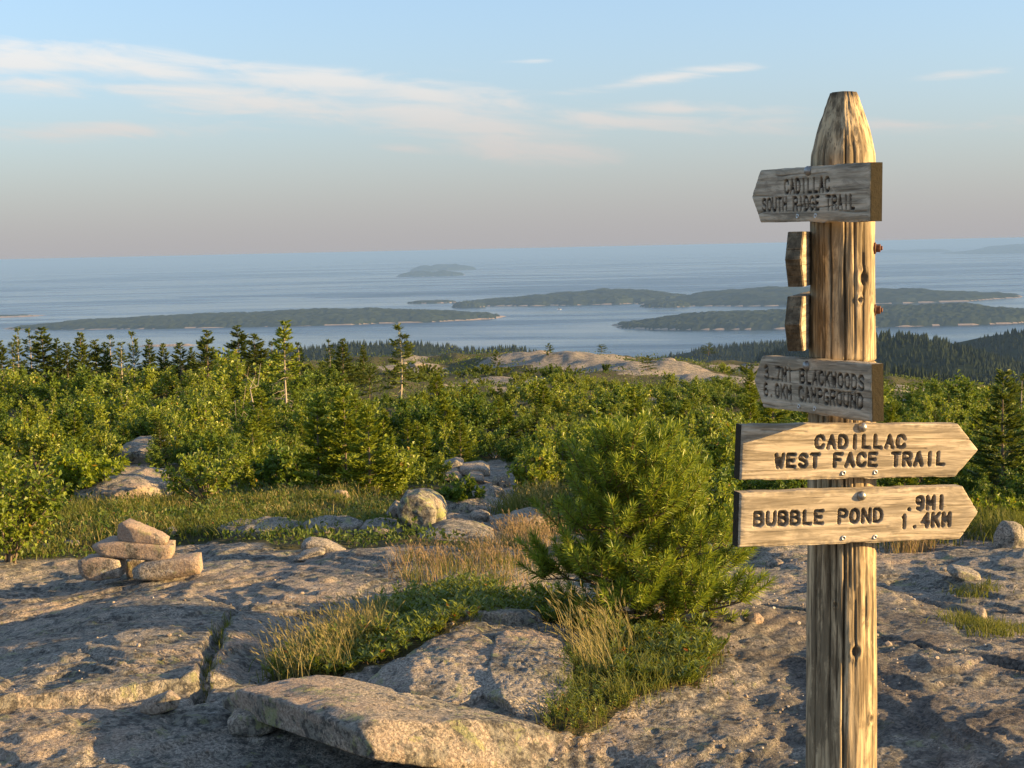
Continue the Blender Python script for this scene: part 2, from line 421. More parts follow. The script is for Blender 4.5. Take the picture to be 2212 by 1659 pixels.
M_FARLEAF = leaf_mat('low_shrub_leaf', (.050, .092, .014), (.18, .21, .026), .28, .6, .5, .3)
def plain(name, c, rough=.8, var=.3, scale=30., bump=.3, metal=0., spec=.3):
    m_, b, pr, out = mat(name); co = objco(b)
    n = b.noise(co, scale, 4, .6)
    b.put(pr.inputs['Base Color'], b.mix(n, tuple(v * (1 - var) for v in c), tuple(min(1, v * (1 + var)) for v in c)))
    pr.inputs['Roughness'].default_value = rough; pr.inputs['Metallic'].default_value = metal; pr.inputs['Specular IOR Level'].default_value = spec
    if bump: b.put(pr.inputs['Normal'], b.bump(n, bump, .01))
    return m_
M_BARK = plain('grey_bark', (.16, .125, .09), .9, .45, 60)
M_PALEBARK = plain('pale_bark', (.36, .31, .25), .85, .3, 50)
M_TWIG = plain('brown_twig', (.16, .085, .04), .8, .3, 80, 0)
M_STEEL = plain('weathered_steel', (.30, .29, .27), .42, .35, 60, .15, .85)
M_RUST = plain('rusty_bolt', (.14, .065, .04), .7, .4, 90, .3, .4)
M_SCREW = plain('zinc_screw', (.55, .55, .52), .4, .2, 90, 0, .8)
M_PEBBLE = plain('pebble', (.33, .27, .21), .85, .45, 9, 0)
M_HOUSE = plain('pale_house_wall', (.75, .70, .62), .8, .1, .2, 0)
M_HROOF = plain('grey_house_roof', (.16, .14, .13), .8, .2, .2, 0)
M_BOAT = plain('white_boat', (.75, .75, .75), .4, .05, .2, 0)

def wood_material(name, axis, light, dark, end=False, stain=.55):
    """weathered wood, grain along a local axis"""
    m_, b, pr, out = mat(name); co = objco(b)
    rnd = b.n('ShaderNodeObjectInfo').outputs['Random']
    co = b.n('ShaderNodeVectorMath', {0: co, 1: b.n('ShaderNodeCombineXYZ', {0: rnd, 1: b.m('MULTIPLY', rnd, 3.3), 2: b.m('MULTIPLY', rnd, 7.1)}).outputs[0]}, operation='ADD').outputs[0]
    st = [1., 1., 1.]; st[axis] = .07
    g1 = b.noise(b.scale(co, tuple(v * 1.0 for v in st)), 55, 5, .65, .3)
    st[axis] = .035
    g2 = b.noise(b.scale(co, tuple(st)), 170, 3, .6, .1)
    st[axis] = .30
    bl = b.noise(b.scale(co, tuple(st)), 22, 5, .68, .6)
    c = b.mix(b.mapr(g1, .34, .64), dark, light)
    c = b.mix(b.m('MULTIPLY', b.mapr(bl, .48, .62), stain), c, tuple(v * .34 for v in light))
    c = b.mix(b.m('MULTIPLY', b.mapr(bl, .42, .30), .5), c, tuple(min(1., v * 1.3) for v in light))
    c = b.mix(b.m('MULTIPLY', b.mapr(g2, .56, .68), .65), c, tuple(v * .35 for v in dark))
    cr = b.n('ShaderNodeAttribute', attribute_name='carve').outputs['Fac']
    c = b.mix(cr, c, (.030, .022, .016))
    if end: c = b.mix(b.m('MULTIPLY', b.noise(co, 70, 3, .6), .6), (.012, .010, .005), (.040, .030, .012))
    b.put(pr.inputs['Base Color'], c); pr.inputs['Roughness'].default_value = .82; pr.inputs['Specular IOR Level'].default_value = .25
    hh = b.m('ADD', b.m('MULTIPLY', g1, .6), b.m('MULTIPLY', g2, .5))
    b.put(pr.inputs['Normal'], b.bump(hh, .75, .004))
    return m_
M_BOARD = wood_material('weathered_board', 0, (.54, .455, .335), (.25, .205, .14))
M_END = wood_material('dark_end_grain', 0, (.14, .10, .05), (.05, .035, .02), True)
M_STUBEND = wood_material('brown_end_grain', 1, (.22, .165, .10), (.08, .058, .034))
M_POST = wood_material('weathered_post', 2, (.54, .42, .255), (.13, .095, .055), False, .9)

# ------------------------------------------------------------------ the ground: one sheet from behind the camera over the ridge and down to the sea
def build_ground():
    ys = np.concatenate([np.linspace(-14, 3.2, 40)[:-1], np.geomspace(3.2, 12.5, 580)[:-1], np.geomspace(12.5, 60, 190)[:-1], np.geomspace(60, 200, 130)[:-1], np.geomspace(200, 4000, 50)])
    s = np.linspace(-1, 1, 481)
    Y = ys[:, None] + 0 * s[None]; yc = np.maximum(Y, 3.2)
    inner = .385 * yc + .35; outer = 12 + 1.4 * yc
    a = np.abs(s)[None]
    X = np.sign(s)[None] * np.where(a < .86, a / .86 * inner, inner + (outer - inner) * np.clip((a - .86) / .14, 0, 1) ** 1.7)
    Z = terr(X.ravel(), Y.ravel()).reshape(X.shape)
    rk = rockness(X.ravel(), Y.ravel())
    grit = sstep(.5, 1.2, X.ravel() + .15 * fbm2(X.ravel() * 1.2, Y.ravel() * 1.2, 3, 4)) * (1 - sstep(6.0, 8.0, Y.ravel()))
    for pp in (PATCH_COVER, PATCH_FRONT):
        m = inside(pp, X.ravel(), Y.ravel()); rk = np.where(m, .15, rk)
    n, k = X.shape; idx = np.arange(n * k).reshape(n, k)
    F = np.stack([idx[:-1, :-1], idx[:-1, 1:], idx[1:, 1:], idx[1:, :-1]], -1).reshape(-1, 4)
    me = mesh_np('ground', np.stack([X.ravel(), Y.ravel(), Z.ravel()], 1), F, M_GROUND, True, None, {'rock': rk, 'grit': grit})
    o = link('ground', me); tag(o, 'bare granite ridge sloping away with soil under the shrubs', None, None, 'structure')
    return o
build_ground()

# ------------------------------------------------------------------ sea
SEA = -450.0
def build_sea():
    b_sea = .06
    m_, b, pr, out = mat('sea_water')
    co = b.n('ShaderNodeNewGeometry').outputs['Position']
    km = b.scale(co, (.001, .001, .001))
    st = b.noise(b.scale(km, (.16, .42, 1)), 1.0, 5, .6, .8)
    st2 = b.noise(b.scale(km, (.5, 1.4, 1)), 1.0, 4, .6, .6)
    slick = b.m('ADD', b.m('MULTIPLY', b.mapr(st, .40, .62), .65), b.m('MULTIPLY', b.mapr(st2, .45, .65), .35))
    b.put(pr.inputs['Base Color'], (.012, .035, .075)); b.put(pr.inputs['Roughness'], b.m('ADD', .12, b.m('MULTIPLY', slick, .34)))
    pr.inputs['IOR'].default_value = 1.333; pr.inputs['Specular IOR Level'].default_value = .5
    w1 = b.noise(b.scale(km, (1, 1, 1)), 26, 3, .6); w2 = b.noise(b.scale(km, (1, 1, 1)), 90, 2, .6)
    b.put(pr.inputs['Normal'], b.bump(b.m('ADD', w1, b.m('MULTIPLY', w2, .4)), b_sea, 3.0))
    xs = np.array([-300e3, -60e3, -15e3, 15e3, 60e3, 300e3]); ys = np.array([300., 4e3, 20e3, 60e3, 300e3])
    X, Y = np.meshgrid(xs, ys); n, k = X.shape; idx = np.arange(n * k).reshape(n, k)
    F = np.stack([idx[:-1, :-1], idx[:-1, 1:], idx[1:, 1:], idx[1:, :-1]], -1).reshape(-1, 4)
    o = link('sea', mesh_np('sea', np.stack([X.ravel(), Y.ravel(), np.full(X.size, SEA)], 1), F, m_, False))
    tag(o, 'calm blue sea reaching to the horizon', None, None, 'structure')
build_sea()

# ------------------------------------------------------------------ islands and wooded hills
def forest_mat():
    m_, b, pr, out = mat('far_forest'); g = b.n('ShaderNodeNewGeometry')
    n = b.noise(b.scale(g.outputs['Position'], (.01, .01, .01)), 2.2, 5, .65)
    b.put(pr.inputs['Base Color'], b.mix(n, (.010, .019, .012), (.040, .050, .024))); pr.inputs['Roughness'].default_value = 1; pr.inputs['Specular IOR Level'].default_value = .0
    return m_
def shore_mat():
    m_, b, pr, out = mat('shore_rock'); g = b.n('ShaderNodeNewGeometry')
    n = b.noise(b.scale(g.outputs['Position'], (.01, .01, .01)), 3, 4, .6)
    b.put(pr.inputs['Base Color'], b.mix(n, (.16, .12, .09), (.46, .35, .26))); pr.inputs['Roughness'].default_value = 1
    return m_
M_FOREST, M_SHORE = forest_mat(), shore_mat()
def seay(px, py):
    d = ray(px, py); return float((SEA - CAM_Z) / d[2] * d[1])
def conifer_cones(rng, X, Y, Z, H):
    """many small ragged spires in one mesh"""
    n = len(X); k = 5; a = rng.uniform(0, 6.28, n)[:, None] + np.arange(k)[None] * 6.283 / k
    r = (H * rng.uniform(.15, .40, n))[:, None] * rng.uniform(.75, 1.25, (n, k))
    ring = np.stack([X[:, None] + np.cos(a) * r, Y[:, None] + np.sin(a) * r, (Z - .1 * H)[:, None] + 0 * a + H[:, None] * rng.uniform(0, .12, (n, k))], -1)
    r2 = r * .55
    ring2 = np.stack([X[:, None] + np.cos(a + .6) * r2, Y[:, None] + np.sin(a + .6) * r2, (Z + .45 * H)[:, None] + H[:, None] * rng.uniform(-.08, .08, (n, k))], -1)
    tip = np.stack([X + rng.normal(0, .02, n) * H, Y, Z + H], -1)[:, None]
    V = np.concatenate([ring, ring2, tip], 1).reshape(-1, 3); m = 2 * k + 1; b0 = (np.arange(n) * m)[:, None]
    i = np.arange(k); j = (i + 1) % k
    Q = np.stack([b0 + i, b0 + j, b0 + k + j, b0 + k + i], -1).reshape(-1, 4)
    Tt = np.stack([b0 + k + i, b0 + k + j, b0 + 2 * k + 0 * i], -1).reshape(-1, 3)
    return V, [Q, Tt]
def island(name, pxl, pxr, base_py, depth, height, label, seed, trees=1, low=0., cell=14., prof=None):
    """pxl/pxr: ends, base_py: near shore at the middle; height in metres with its trees"""
    rng = np.random.default_rng(seed)
    y0 = seay((pxl + pxr) / 2, base_py)
    xl = ray(pxl, base_py); xr = ray(pxr, base_py); yl, yr = y0 + depth * .45, y0 + depth * .45
    XL = xl[0] / xl[1] * yl; XR = xr[0] / xr[1] * yr; cxm = (XL + XR) / 2; hw = (XR - XL) / 2
    cell = max(cell, hw * 2 / 260, depth / 60)
    nx, ny = max(24, int(2 * hw / cell)), max(12, int(depth / cell))
    u, v = np.meshgrid(np.linspace(-1.04, 1.04, nx), np.linspace(-1.06, 1.06, ny))
    ang = np.arctan2(v, u); wob = .16 * fbm2(np.cos(ang) * 1.6 + seed, np.sin(ang) * 1.6 + u * 2, 4, seed % 20)
    e = 1 - (np.abs(u) ** 2.3 + np.abs(v) ** 2.3) + wob * 1.3                   # inside measure
    X = cxm + u * hw; Y = y0 + depth * .5 + v * depth * .5
    hmod = 1.0 + .45 * fbm2(u * 2.2 + seed, v * 1.2, 3, 4)
    if prof is not None: hmod = hmod * np.interp(u, np.linspace(-1, 1, len(prof)), prof)
    shore = sstep(-.02, .04, e) * min(9.0, height * .25 + 2) - 2.0
    tre = sstep(.05 + low, .11 + low, e + .05 * fbm2(u * 9, v * 5, 3, 6))
    hh = shore + tre * (height * .42 + height * .58 * sstep(.1, .8, e)) * np.clip(hmod, .25, 2)
    hh = hh + tre * rng.uniform(-.30, .22, hh.shape) * min(height, 26)
    V = np.stack([X.ravel(), Y.ravel(), SEA + hh.ravel()], 1); idx = np.arange(nx * ny).reshape(ny, nx)
    F = np.stack([idx[:-1, :-1], idx[:-1, 1:], idx[1:, 1:], idx[1:, :-1]], -1).reshape(-1, 4)
    ee = hh.ravel()[F]; keep = ee.max(1) > -1.4; F = F[keep]; fm = (ee[keep].max(1) < 8.0).astype(int)
    pass
    me = mesh_np(name, V, F, [M_FOREST, M_SHORE], False, 1 * fm)
    o = link(name, me); tag(o, label, None, None, 'structure')
    return y0, cxm, hw
island('island', 38, 1090, 706, 1350, 50, 'long low wooded island with houses along its shore', 3, prof=[.2, .75, .55, .8, .85, 1., 1.1, 1.15, 1.1, .9, .7])
island('island', -120, 92, 687, 500, 7, 'flat bare islet at the edge of the sea view', 5, low=.3)
island('island', 985, 1500, 659, 1700, 62, 'wooded island with a long low hill and pale sandbar', 8, prof=[.2, .45, .5, .9, 1.0, 1.1, 1.2, 1.2, 1.0])
island('island', 1380, 2175, 659, 2300, 62, 'large wooded island with many houses behind the post', 9, prof=[.3, .5, .9, 1.1, 1.1, 1.0, 1.1, 1., .9, .6, .5, .4])
island('island', 1384, 1492, 664, 300, 26, 'small wooded islet with a sandy tail', 11)
island('island', 1528, 1582, 658, 160, 18, 'tiny round islet beside the large island', 12)
island('island', 975, 1050, 664, 250, 30, 'small dark islet behind the long island', 13)
island('island', 880, 985, 655, 280, 14, 'thin dark islet left of the sandbar island', 14)
island('island', 1338, 2330, 708, 1100, 55, 'long wooded island with pale cliffs behind the post', 16, prof=[.4, .8, .9, 1., 1., 1., 1., 1.1, 1.15, 1.2, 1.2])
island('island', 860, 1005, 597, 1500, 60, 'near half of the distant island pair', 18, cell=40)
island('island', 885, 1026, 585, 2600, 95, 'far half of the distant island pair', 19, cell=60)
island('island', 1912, 2045, 546, 4000, 90, 'low hazy island on the horizon', 21, cell=120)
island('island', 2060, 2420, 547, 6000, 210, 'hazy hump-backed island on the horizon', 22, cell=160, prof=[.2, .5, .8, 1.1, 1.2, 1., .8, .6])
island('island', 300, 425, 748, 90, 5, 'thin rock bar showing above the spruces', 24, low=.2, cell=8)

def hill(name, pts, dist, label, seed, ntree, back=1400, front=1500, treeh=13):
    """pts: skyline pixels; the crest stands at depth dist"""
    rng = np.random.default_rng(seed); ntree = int(ntree * .75)
    cr = np.array([P(px, py, dist) for px, py in pts])
    xs = np.linspace(cr[0, 0], cr[-1, 0], 110); cz = np.interp(xs, cr[:, 0], cr[:, 2]); kk = np.hanning(9); kk /= kk.sum()
    cz = np.convolve(np.pad(cz, 4, 'edge'), kk, 'valid') - treeh * .8
    t = np.linspace(-1, 1, 61)
    Xg = xs[None] + 0 * t[:, None]; Yg = dist + np.where(t < 0, t * front, t * back)[:, None] + 0 * xs[None]
    fall = np.where(t < 0, (-t) ** 1.35, t ** 1.3)[:, None]
    Zg = cz[None] * (1 - fall) + (SEA - 25) * fall + 22 * fbm2(Xg / 420, Yg / 420, 3, seed % 9) * np.minimum(1, np.abs(t)[:, None] * 4)
    idx = np.arange(Xg.size).reshape(Xg.shape)
    F = np.stack([idx[:-1, :-1], idx[:-1, 1:], idx[1:, 1:], idx[1:, :-1]], -1).reshape(-1, 4)
    o = link(name, mesh_np(name, np.stack([Xg.ravel(), Yg.ravel(), Zg.ravel()], 1), F, M_FOREST, True)); tag(o, label, None, None, 'structure')
    tx = rng.uniform(xs[0], xs[-1], ntree); tt = np.clip(rng.uniform(-.8, .06, ntree), -1, 1)
    ty = dist + np.where(tt < 0, tt * front, tt * back)
    ix = np.clip((tx - xs[0]) / (xs[1] - xs[0]), 0, 108.99); it = np.clip((tt + 1) / (t[1] - t[0]), 0, 59.99)
    a, b_ = ix.astype(int), it.astype(int); fa, fb = ix - a, it - b_
    tz = Zg[b_, a] * (1 - fa) * (1 - fb) + Zg[b_, a + 1] * fa * (1 - fb) + Zg[b_ + 1, a] * (1 - fa) * fb + Zg[b_ + 1, a + 1] * fa * fb
    V, Fs = conifer_cones(rng, tx, ty, tz, treeh * rng.uniform(.55, 1.25, ntree))
    f = link('forest', mesh_np('forest', V, Fs, M_FOREST, False), o); f['kind'] = 'stuff'
hill('hill', [(330, 800), (450, 770), (560, 760), (660, 745), (760, 738), (870, 733), (960, 742), (1040, 752), (1110, 745), (1190, 760), (1300, 790)], 3300, 'dark wooded hill above the near shore', 31, 7000)
hill('hill', [(1380, 780), (1480, 758), (1560, 745), (1640, 736), (1720, 734), (1800, 742), (1890, 760)], 3600, 'low wooded hill showing behind the lower boards', 32, 4500)
hill('hill', [(2020, 790), (2090, 750), (2150, 726), (2212, 712), (2290, 700), (2400, 705), (2500, 730)], 3100, 'wooded hill rising at the edge of the view', 33, 4500)
hill('hill', [(1640, 770), (1760, 730), (1860, 718), (1930, 715), (2000, 720), (2060, 738), (2140, 760), (2240, 790), (2400, 850)], 2300, 'broad wooded hill behind the post', 34, 7500)
hill('hill', [(1640, 830), (1760, 795), (1850, 783), (1930, 786), (2010, 800), (2100, 822), (2212, 838), (2400, 880)], 1350, 'nearer wooded slope below the ridge', 35, 5500, 800, 800, 11)
print('land', time.time() - T0)

# far houses on the islands, a boat
def house(px, py, w, label, dy=0):
    y = seay(px, py); p = P(px, py, y); hgt = w * .42
    r = empty('house', (p[0], y + dy, SEA + 2.2)); tag(r, label, 'house', 'houses on the island shores')
    d = w * .6
    V = np.array([[-w/2, -d/2, 0], [w/2, -d/2, 0], [w/2, d/2, 0], [-w/2, d/2, 0], [-w/2, -d/2, hgt], [w/2, -d/2, hgt], [w/2, d/2, hgt], [-w/2, d/2, hgt]], float)
    link('wall', mesh_np('wall', V, np.array([[0, 1, 5, 4], [1, 2, 6, 5], [2, 3, 7, 6], [3, 0, 4, 7], [0, 3, 2, 1]]), M_HOUSE, False), r)
    e = w * .06; V2 = np.array([[-w/2-e, -d/2-e, hgt], [w/2+e, -d/2-e, hgt], [w/2+e, d/2+e, hgt], [-w/2-e, d/2+e, hgt], [-w/2-e, 0, hgt*1.7], [w/2+e, 0, hgt*1.7]], float)
    ro = mesh_np('roof', V2, [np.array([[0, 1, 5, 4], [2, 3, 4, 5], [3, 2, 1, 0]]), np.array([[1, 2, 5], [3, 0, 4]])], M_HROOF, False)
    link('roof', ro, r)
for (px, py, w, lab) in [(490, 696, 22, 'pale house midway along the long island shore'), (527, 696, 16, 'small house right of the pale house on the long island'), (882, 692, 24, 'biggest house on the long island, above its beach'),
                         (906, 692, 16, 'low white house beside the biggest island house'), (987, 688, 26, 'house at the pointed end of the long island'), (455, 698, 12, 'tiny white house left of the pale island house'),
                         (1583, 699, 22, 'house on the near shore left of the stub boards'), (1655, 699, 20, 'house by the water just left of the post'), (1490, 652, 18, 'lone house on the sandbar island point'),
                         (1935, 648, 20, 'harbour house right of the post'), (1962, 649, 16, 'low harbour house further right of the post'), (2010, 646, 18, 'white house on the far harbour shore')]:
    house(px, py, w, lab)
def boat(px, py, L, label):
    y = seay(px, py); p = P(px, py, y); r = empty('boat', (p[0], y, SEA)); tag(r, label, 'boat')
    w = L * .28; h = L * .13
    V = np.array([[-L/2, -w/2, h], [L*.25, -w/2, h], [L/2, 0, h*1.25], [L*.25, w/2, h], [-L/2, w/2, h], [-L*.45, -w*.35, -h*.2], [L*.2, -w*.35, -h*.2], [L*.42, 0, -h*.1], [L*.2, w*.35, -h*.2], [-L*.45, w*.35, -h*.2]])
    F4 = np.array([[i, (i + 1) % 5, 5 + (i + 1) % 5, 5 + i] for i in range(5)]); a = Acc(); a.add(V, F4); a.add(V[:5], np.array([[0, 1, 2, 3, 4]])); a.add(V[5:], np.array([[4, 3, 2, 1, 0]]))
    link('hull', a.mesh('hull', M_BOAT, False), r)
    c = np.array([[-.2, -.3], [.12, -.3], [.12, .3], [-.2, .3]]) * [L, w]; V = np.concatenate([np.c_[c, np.full(4, h)], np.c_[c * .9, np.full(4, h * 2.6)]])
    link('cabin', mesh_np('cabin', V, np.array([[0, 1, 5, 4], [1, 2, 6, 5], [2, 3, 7, 6], [3, 0, 4, 7], [4, 5, 6, 7]]), M_HROOF, False), r)
boat(1208, 669, 34, 'small dark boat alone on the water between the islands')
boat(862, 700, 16, 'white boat moored off the long island')

# ------------------------------------------------------------------ haze: the air between here and the horizon
def build_haze():
    m_ = bpy.data.materials.new('sea_haze'); m_.use_nodes = True; nt = m_.node_tree; nt.nodes.clear(); b = NB(nt)
    v = b.n('ShaderNodeVolumePrincipled', {'Color': (.27, .455, .78), 'Density': 3.7e-5, 'Anisotropy': .0}); nt.links.new(v.outputs[0], b.n('ShaderNodeOutputMaterial').inputs['Volume'])
    x0, x1, y0, y1, z0, z1 = -310e3, 310e3, -200., 310e3, -520., 4.5
    V = np.array([[x0, y0, z0], [x1, y0, z0], [x1, y1, z0], [x0, y1, z0], [x0, y0, z1], [x1, y0, z1], [x1, y1, z1], [x0, y1, z1]])
    F = np.array([[0, 3, 2, 1], [4, 5, 6, 7], [0, 1, 5, 4], [1, 2, 6, 5], [2, 3, 7, 6], [3, 0, 4, 7]])
    o = link('haze', mesh_np('haze', V, F, m_, False)); tag(o, 'thin blue summer haze over the sea', None, None, 'stuff')
build_haze()
# ------------------------------------------------------------------ trail signpost
def ico(sub, _c={}):
    if sub not in _c:
        bm = bmesh.new(); bmesh.ops.create_icosphere(bm, subdivisions=sub, radius=1.0); bm.verts.ensure_lookup_table()
        _c[sub] = (np.array([v.co[:] for v in bm.verts]), np.array([[v.index for v in f.verts] for f in bm.faces])); bm.free()
    return _c[sub]
def tube(pts, rad, sides=6, cap=True):
    pts = np.asarray(pts, float); n = len(pts); rad = np.broadcast_to(np.asarray(rad, float), (n,))
    tg = unit(np.gradient(pts, axis=0)); ref = np.array([0, 0, 1.]) if abs(tg[0, 2]) < .9 else np.array([1., 0, 0])
    s = unit(np.cross(tg, ref)); u = np.cross(s, tg); a = np.arange(sides) * 2 * np.pi / sides
    V = pts[:, None] + rad[:, None, None] * (np.cos(a)[None, :, None] * s[:, None] + np.sin(a)[None, :, None] * u[:, None])
    i = np.arange(sides); j = (i + 1) % sides; b0 = (np.arange(n - 1) * sides)[:, None]
    F = np.stack([b0 + i, b0 + sides + i, b0 + sides + j, b0 + j], -1).reshape(-1, 4)
    return V.reshape(-1, 3), F
GLY = {
 'A': [[(0, 0), (.5, 1), (1, 0)], [(.2, .36), (.8, .36)]], 'B': [[(0, 0), (0, 1), (.65, 1), (.92, .88), (.92, .66), (.65, .53), (0, .53)], [(.65, .53), (1, .4), (1, .14), (.7, 0), (0, 0)]],
 'C': [[(1, .78), (.82, .95), (.5, 1), (.18, .93), (0, .7), (0, .3), (.18, .07), (.5, 0), (.82, .05), (1, .22)]], 'D': [[(0, 0), (0, 1), (.55, 1), (.9, .82), (1, .5), (.9, .18), (.55, 0), (0, 0)]],
 'E': [[(.95, 1), (0, 1), (0, 0), (.95, 0)], [(0, .52), (.75, .52)]], 'F': [[(.95, 1), (0, 1), (0, 0)], [(0, .52), (.75, .52)]],
 'G': [[(1, .8), (.82, .95), (.5, 1), (.18, .93), (0, .7), (0, .3), (.18, .07), (.5, 0), (.85, .05), (1, .25), (1, .46), (.6, .46)]], 'H': [[(0, 0), (0, 1)], [(1, 0), (1, 1)], [(0, .52), (1, .52)]],
 'I': [[(.5, 0), (.5, 1)]], 'K': [[(0, 0), (0, 1)], [(1, 1), (.05, .45)], [(.35, .62), (1, 0)]], 'L': [[(.1, 1), (.1, 0), (.95, 0)]],
 'M': [[(0, 0), (0, 1), (.5, .35), (1, 1), (1, 0)]], 'N': [[(0, 0), (0, 1), (1, 0), (1, 1)]], 'O': [[(.5, 1), (.16, .92), (0, .68), (0, .32), (.16, .08), (.5, 0), (.84, .08), (1, .32), (1, .68), (.84, .92), (.5, 1)]],
 'P': [[(0, 0), (0, 1), (.7, 1), (1, .86), (1, .62), (.7, .48), (0, .48)]], 'R': [[(0, 0), (0, 1), (.7, 1), (1, .86), (1, .64), (.7, .5), (0, .5)], [(.5, .5), (1, 0)]],
 'S': [[(.95, .82), (.75, .97), (.3, .98), (.05, .82), (.1, .62), (.5, .52), (.9, .4), (.97, .18), (.72, .02), (.28, .02), (.03, .18)]], 'T': [[(0, 1), (1, 1)], [(.5, 1), (.5, 0)]],
 'U': [[(0, 1), (0, .28), (.18, .05), (.5, 0), (.82, .05), (1, .28), (1, 1)]], 'W': [[(0, 1), (.25, 0), (.5, .7), (.75, 0), (1, 1)]],
 '0': [[(.5, 1), (.15, .88), (.05, .5), (.15, .12), (.5, 0), (.85, .12), (.95, .5), (.85, .88), (.5, 1)]], '1': [[(.5, 0), (.5, 1), (.3, .85)]],
 '3': [[(.05, .85), (.35, 1), (.75, .97), (.92, .78), (.75, .56), (.4, .52)], [(.75, .54), (1, .3), (.8, .05), (.4, 0), (.03, .15)]], '4': [[(.75, 0), (.75, 1), (0, .34), (1, .34)]],
 '6': [[(.85, .92), (.5, 1), (.15, .8), (.03, .35), (.2, .05), (.55, 0), (.9, .1), (.95, .38), (.7, .55), (.3, .52), (.05, .35)]], '7': [[(0, 1), (1, 1), (.4, 0)]],
 '9': [[(.15, .08), (.5, 0), (.85, .2), (.97, .65), (.8, .95), (.45, 1), (.1, .9), (.05, .62), (.3, .45), (.7, .48), (.95, .65)]], '.': [[(.45, .02), (.5, .02)]]}
POST_Y = 4.15
pb = P(1817, 1659, POST_Y); ptp = P(1821, 200, POST_Y)
def post_axis(z):
    t = (z - pb[2]) / (ptp[2] - pb[2]); return np.array([pb[0] + (ptp[0] - pb[0]) * t, POST_Y, z])
ptop = ptp[2]; pgz = Gz(pb[0], POST_Y)
signpost = empty('signpost', (post_axis(pgz)[0], POST_Y, pgz))
tag(signpost, 'weathered wooden trail signpost with pointed top and six arrow boards', 'signpost')
SPO = np.array(signpost.location)
def post_radius(z):
    return np.interp(z, [pgz - .3, .25, .9, 1.5, 1.80, 1.84, 1.90, ptop - .012, ptop], [.103, .1, .0945, .0875, .089, .087, .074, .0405, .036])
def build_post():
    nz, na = 460, 180
    z = np.linspace(pgz - .3, ptop, nz); a = np.linspace(0, 2 * np.pi, na, endpoint=False)
    Z, A = np.meshgrid(z, a, indexing='ij')
    r = post_radius(Z)
    ca, sa = np.cos(A), np.sin(A)
    r = r * (1 + .018 * pn3(ca * 1.2, sa * 1.2, Z * 1.1)) + .0028 * fbm3(np.stack([ca, sa, Z * 1.0], -1), 2.2, 3, 4.)
    r = r + .0016 * fbm3(np.stack([ca * 14, sa * 14, Z * 2.2], -1), 1.0, 3, 9.) + .0008 * pn3(ca * 40, sa * 40, Z * 5)
    carve = np.zeros_like(r)
    cone = sstep(1.84, 1.87, Z)
    r = r - cone * .004 * np.abs(fbm3(np.stack([ca * 3.2, sa * 3.2, Z * 16], -1), 1.0, 2, 2.))          # axe facets
    rng = np.random.default_rng(3)
    cks = [(-1.72, .0, 2.0, .018, .9), (-1.40, .3, 1.95, .010, .6), (-2.15, .1, 1.9, .012, .7), (-1.95, .05, 1.2, .009, .5), (-1.05, .4, 1.85, .010, .6), (-.75, .1, 1.5, .008, .5), (-2.6, .0, 2., .012, .7), (-.45, .6, 1.7, .008, .5), (-2.4, .9, 2., .009, .5), (-1.58, .55, 1.1, .008, .5)]
    cks += [(rng.uniform(-3, 3), rng.uniform(0, 1), rng.uniform(1.1, 1.9), .006, .3) for _ in range(10)]
    for (a0, z0, z1, dp, cw) in cks:
        wan = a0 + .10 * pn2(Z * 1.3, a0 * 7., 3) + .018 * pn2(Z * 9, a0 * 5., 5)
        d = np.abs((A - wan + np.pi) % (2 * np.pi) - np.pi) * r
        w = (.0016 + .0022 * cw) * sstep(z0 - .1, z0 + .25, Z) * (1 - sstep(z1 - .2, z1, Z)) * (.55 + .9 * np.abs(pn2(Z * 3, a0 * 3., 8))) + 1e-6
        k = 1 - sstep(.35, 1.25, d / w)
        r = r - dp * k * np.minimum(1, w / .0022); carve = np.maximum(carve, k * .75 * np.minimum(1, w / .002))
    # knots: dark eye with a raised collar; positions by angle (toward the camera is -pi/2) and height
    for (kx, ky, rad) in [(1850, 600, .016), (1842, 645, .007), (1830, 1388, .014), (1868, 1535, .010), (1870, 1200, .006), (1790, 1290, .006)]:
        p = P(kx, ky, POST_Y); ax = post_axis(p[2]); rr = float(post_radius(p[2])); sx_ = np.clip((p[0] - ax[0]) / rr, -.97, .97)
        ka = -np.pi / 2 + math.asin(sx_) - .22 * 0
        d = np.hypot(((A - ka + np.pi) % (2 * np.pi) - np.pi) * rr, (Z - p[2]) * .75) / rad
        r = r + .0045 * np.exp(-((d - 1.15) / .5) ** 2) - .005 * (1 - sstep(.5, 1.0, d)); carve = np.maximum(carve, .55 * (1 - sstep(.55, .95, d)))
    # a shallow saw notch ring
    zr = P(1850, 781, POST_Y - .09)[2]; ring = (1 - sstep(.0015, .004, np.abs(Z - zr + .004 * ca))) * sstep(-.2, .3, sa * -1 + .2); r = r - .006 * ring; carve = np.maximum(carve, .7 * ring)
    X = np.array([post_axis(q)[0] for q in z])[:, None] + r * ca - SPO[0]; Y = POST_Y + r * sa - SPO[1]
    V = np.stack([X.ravel(), Y.ravel(), (Z - SPO[2]).ravel()], 1)
    idx = np.arange(nz * na).reshape(nz, na); nx = np.roll(idx, -1, 1)
    F = np.stack([idx[:-1], nx[:-1], nx[1:], idx[1:]], -1).reshape(-1, 4)
    V = np.concatenate([V, [[post_axis(ptop)[0] - SPO[0], 0, ptop + .004 - SPO[2]]]]); c = len(V) - 1
    T = np.stack([idx[-1], nx[-1], np.full(na, c)], -1)
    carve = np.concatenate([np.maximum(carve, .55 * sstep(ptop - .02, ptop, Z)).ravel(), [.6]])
    link('post', mesh_np('post', V, [F, T], M_POST, True, None, {'carve': carve}), signpost)
build_post()

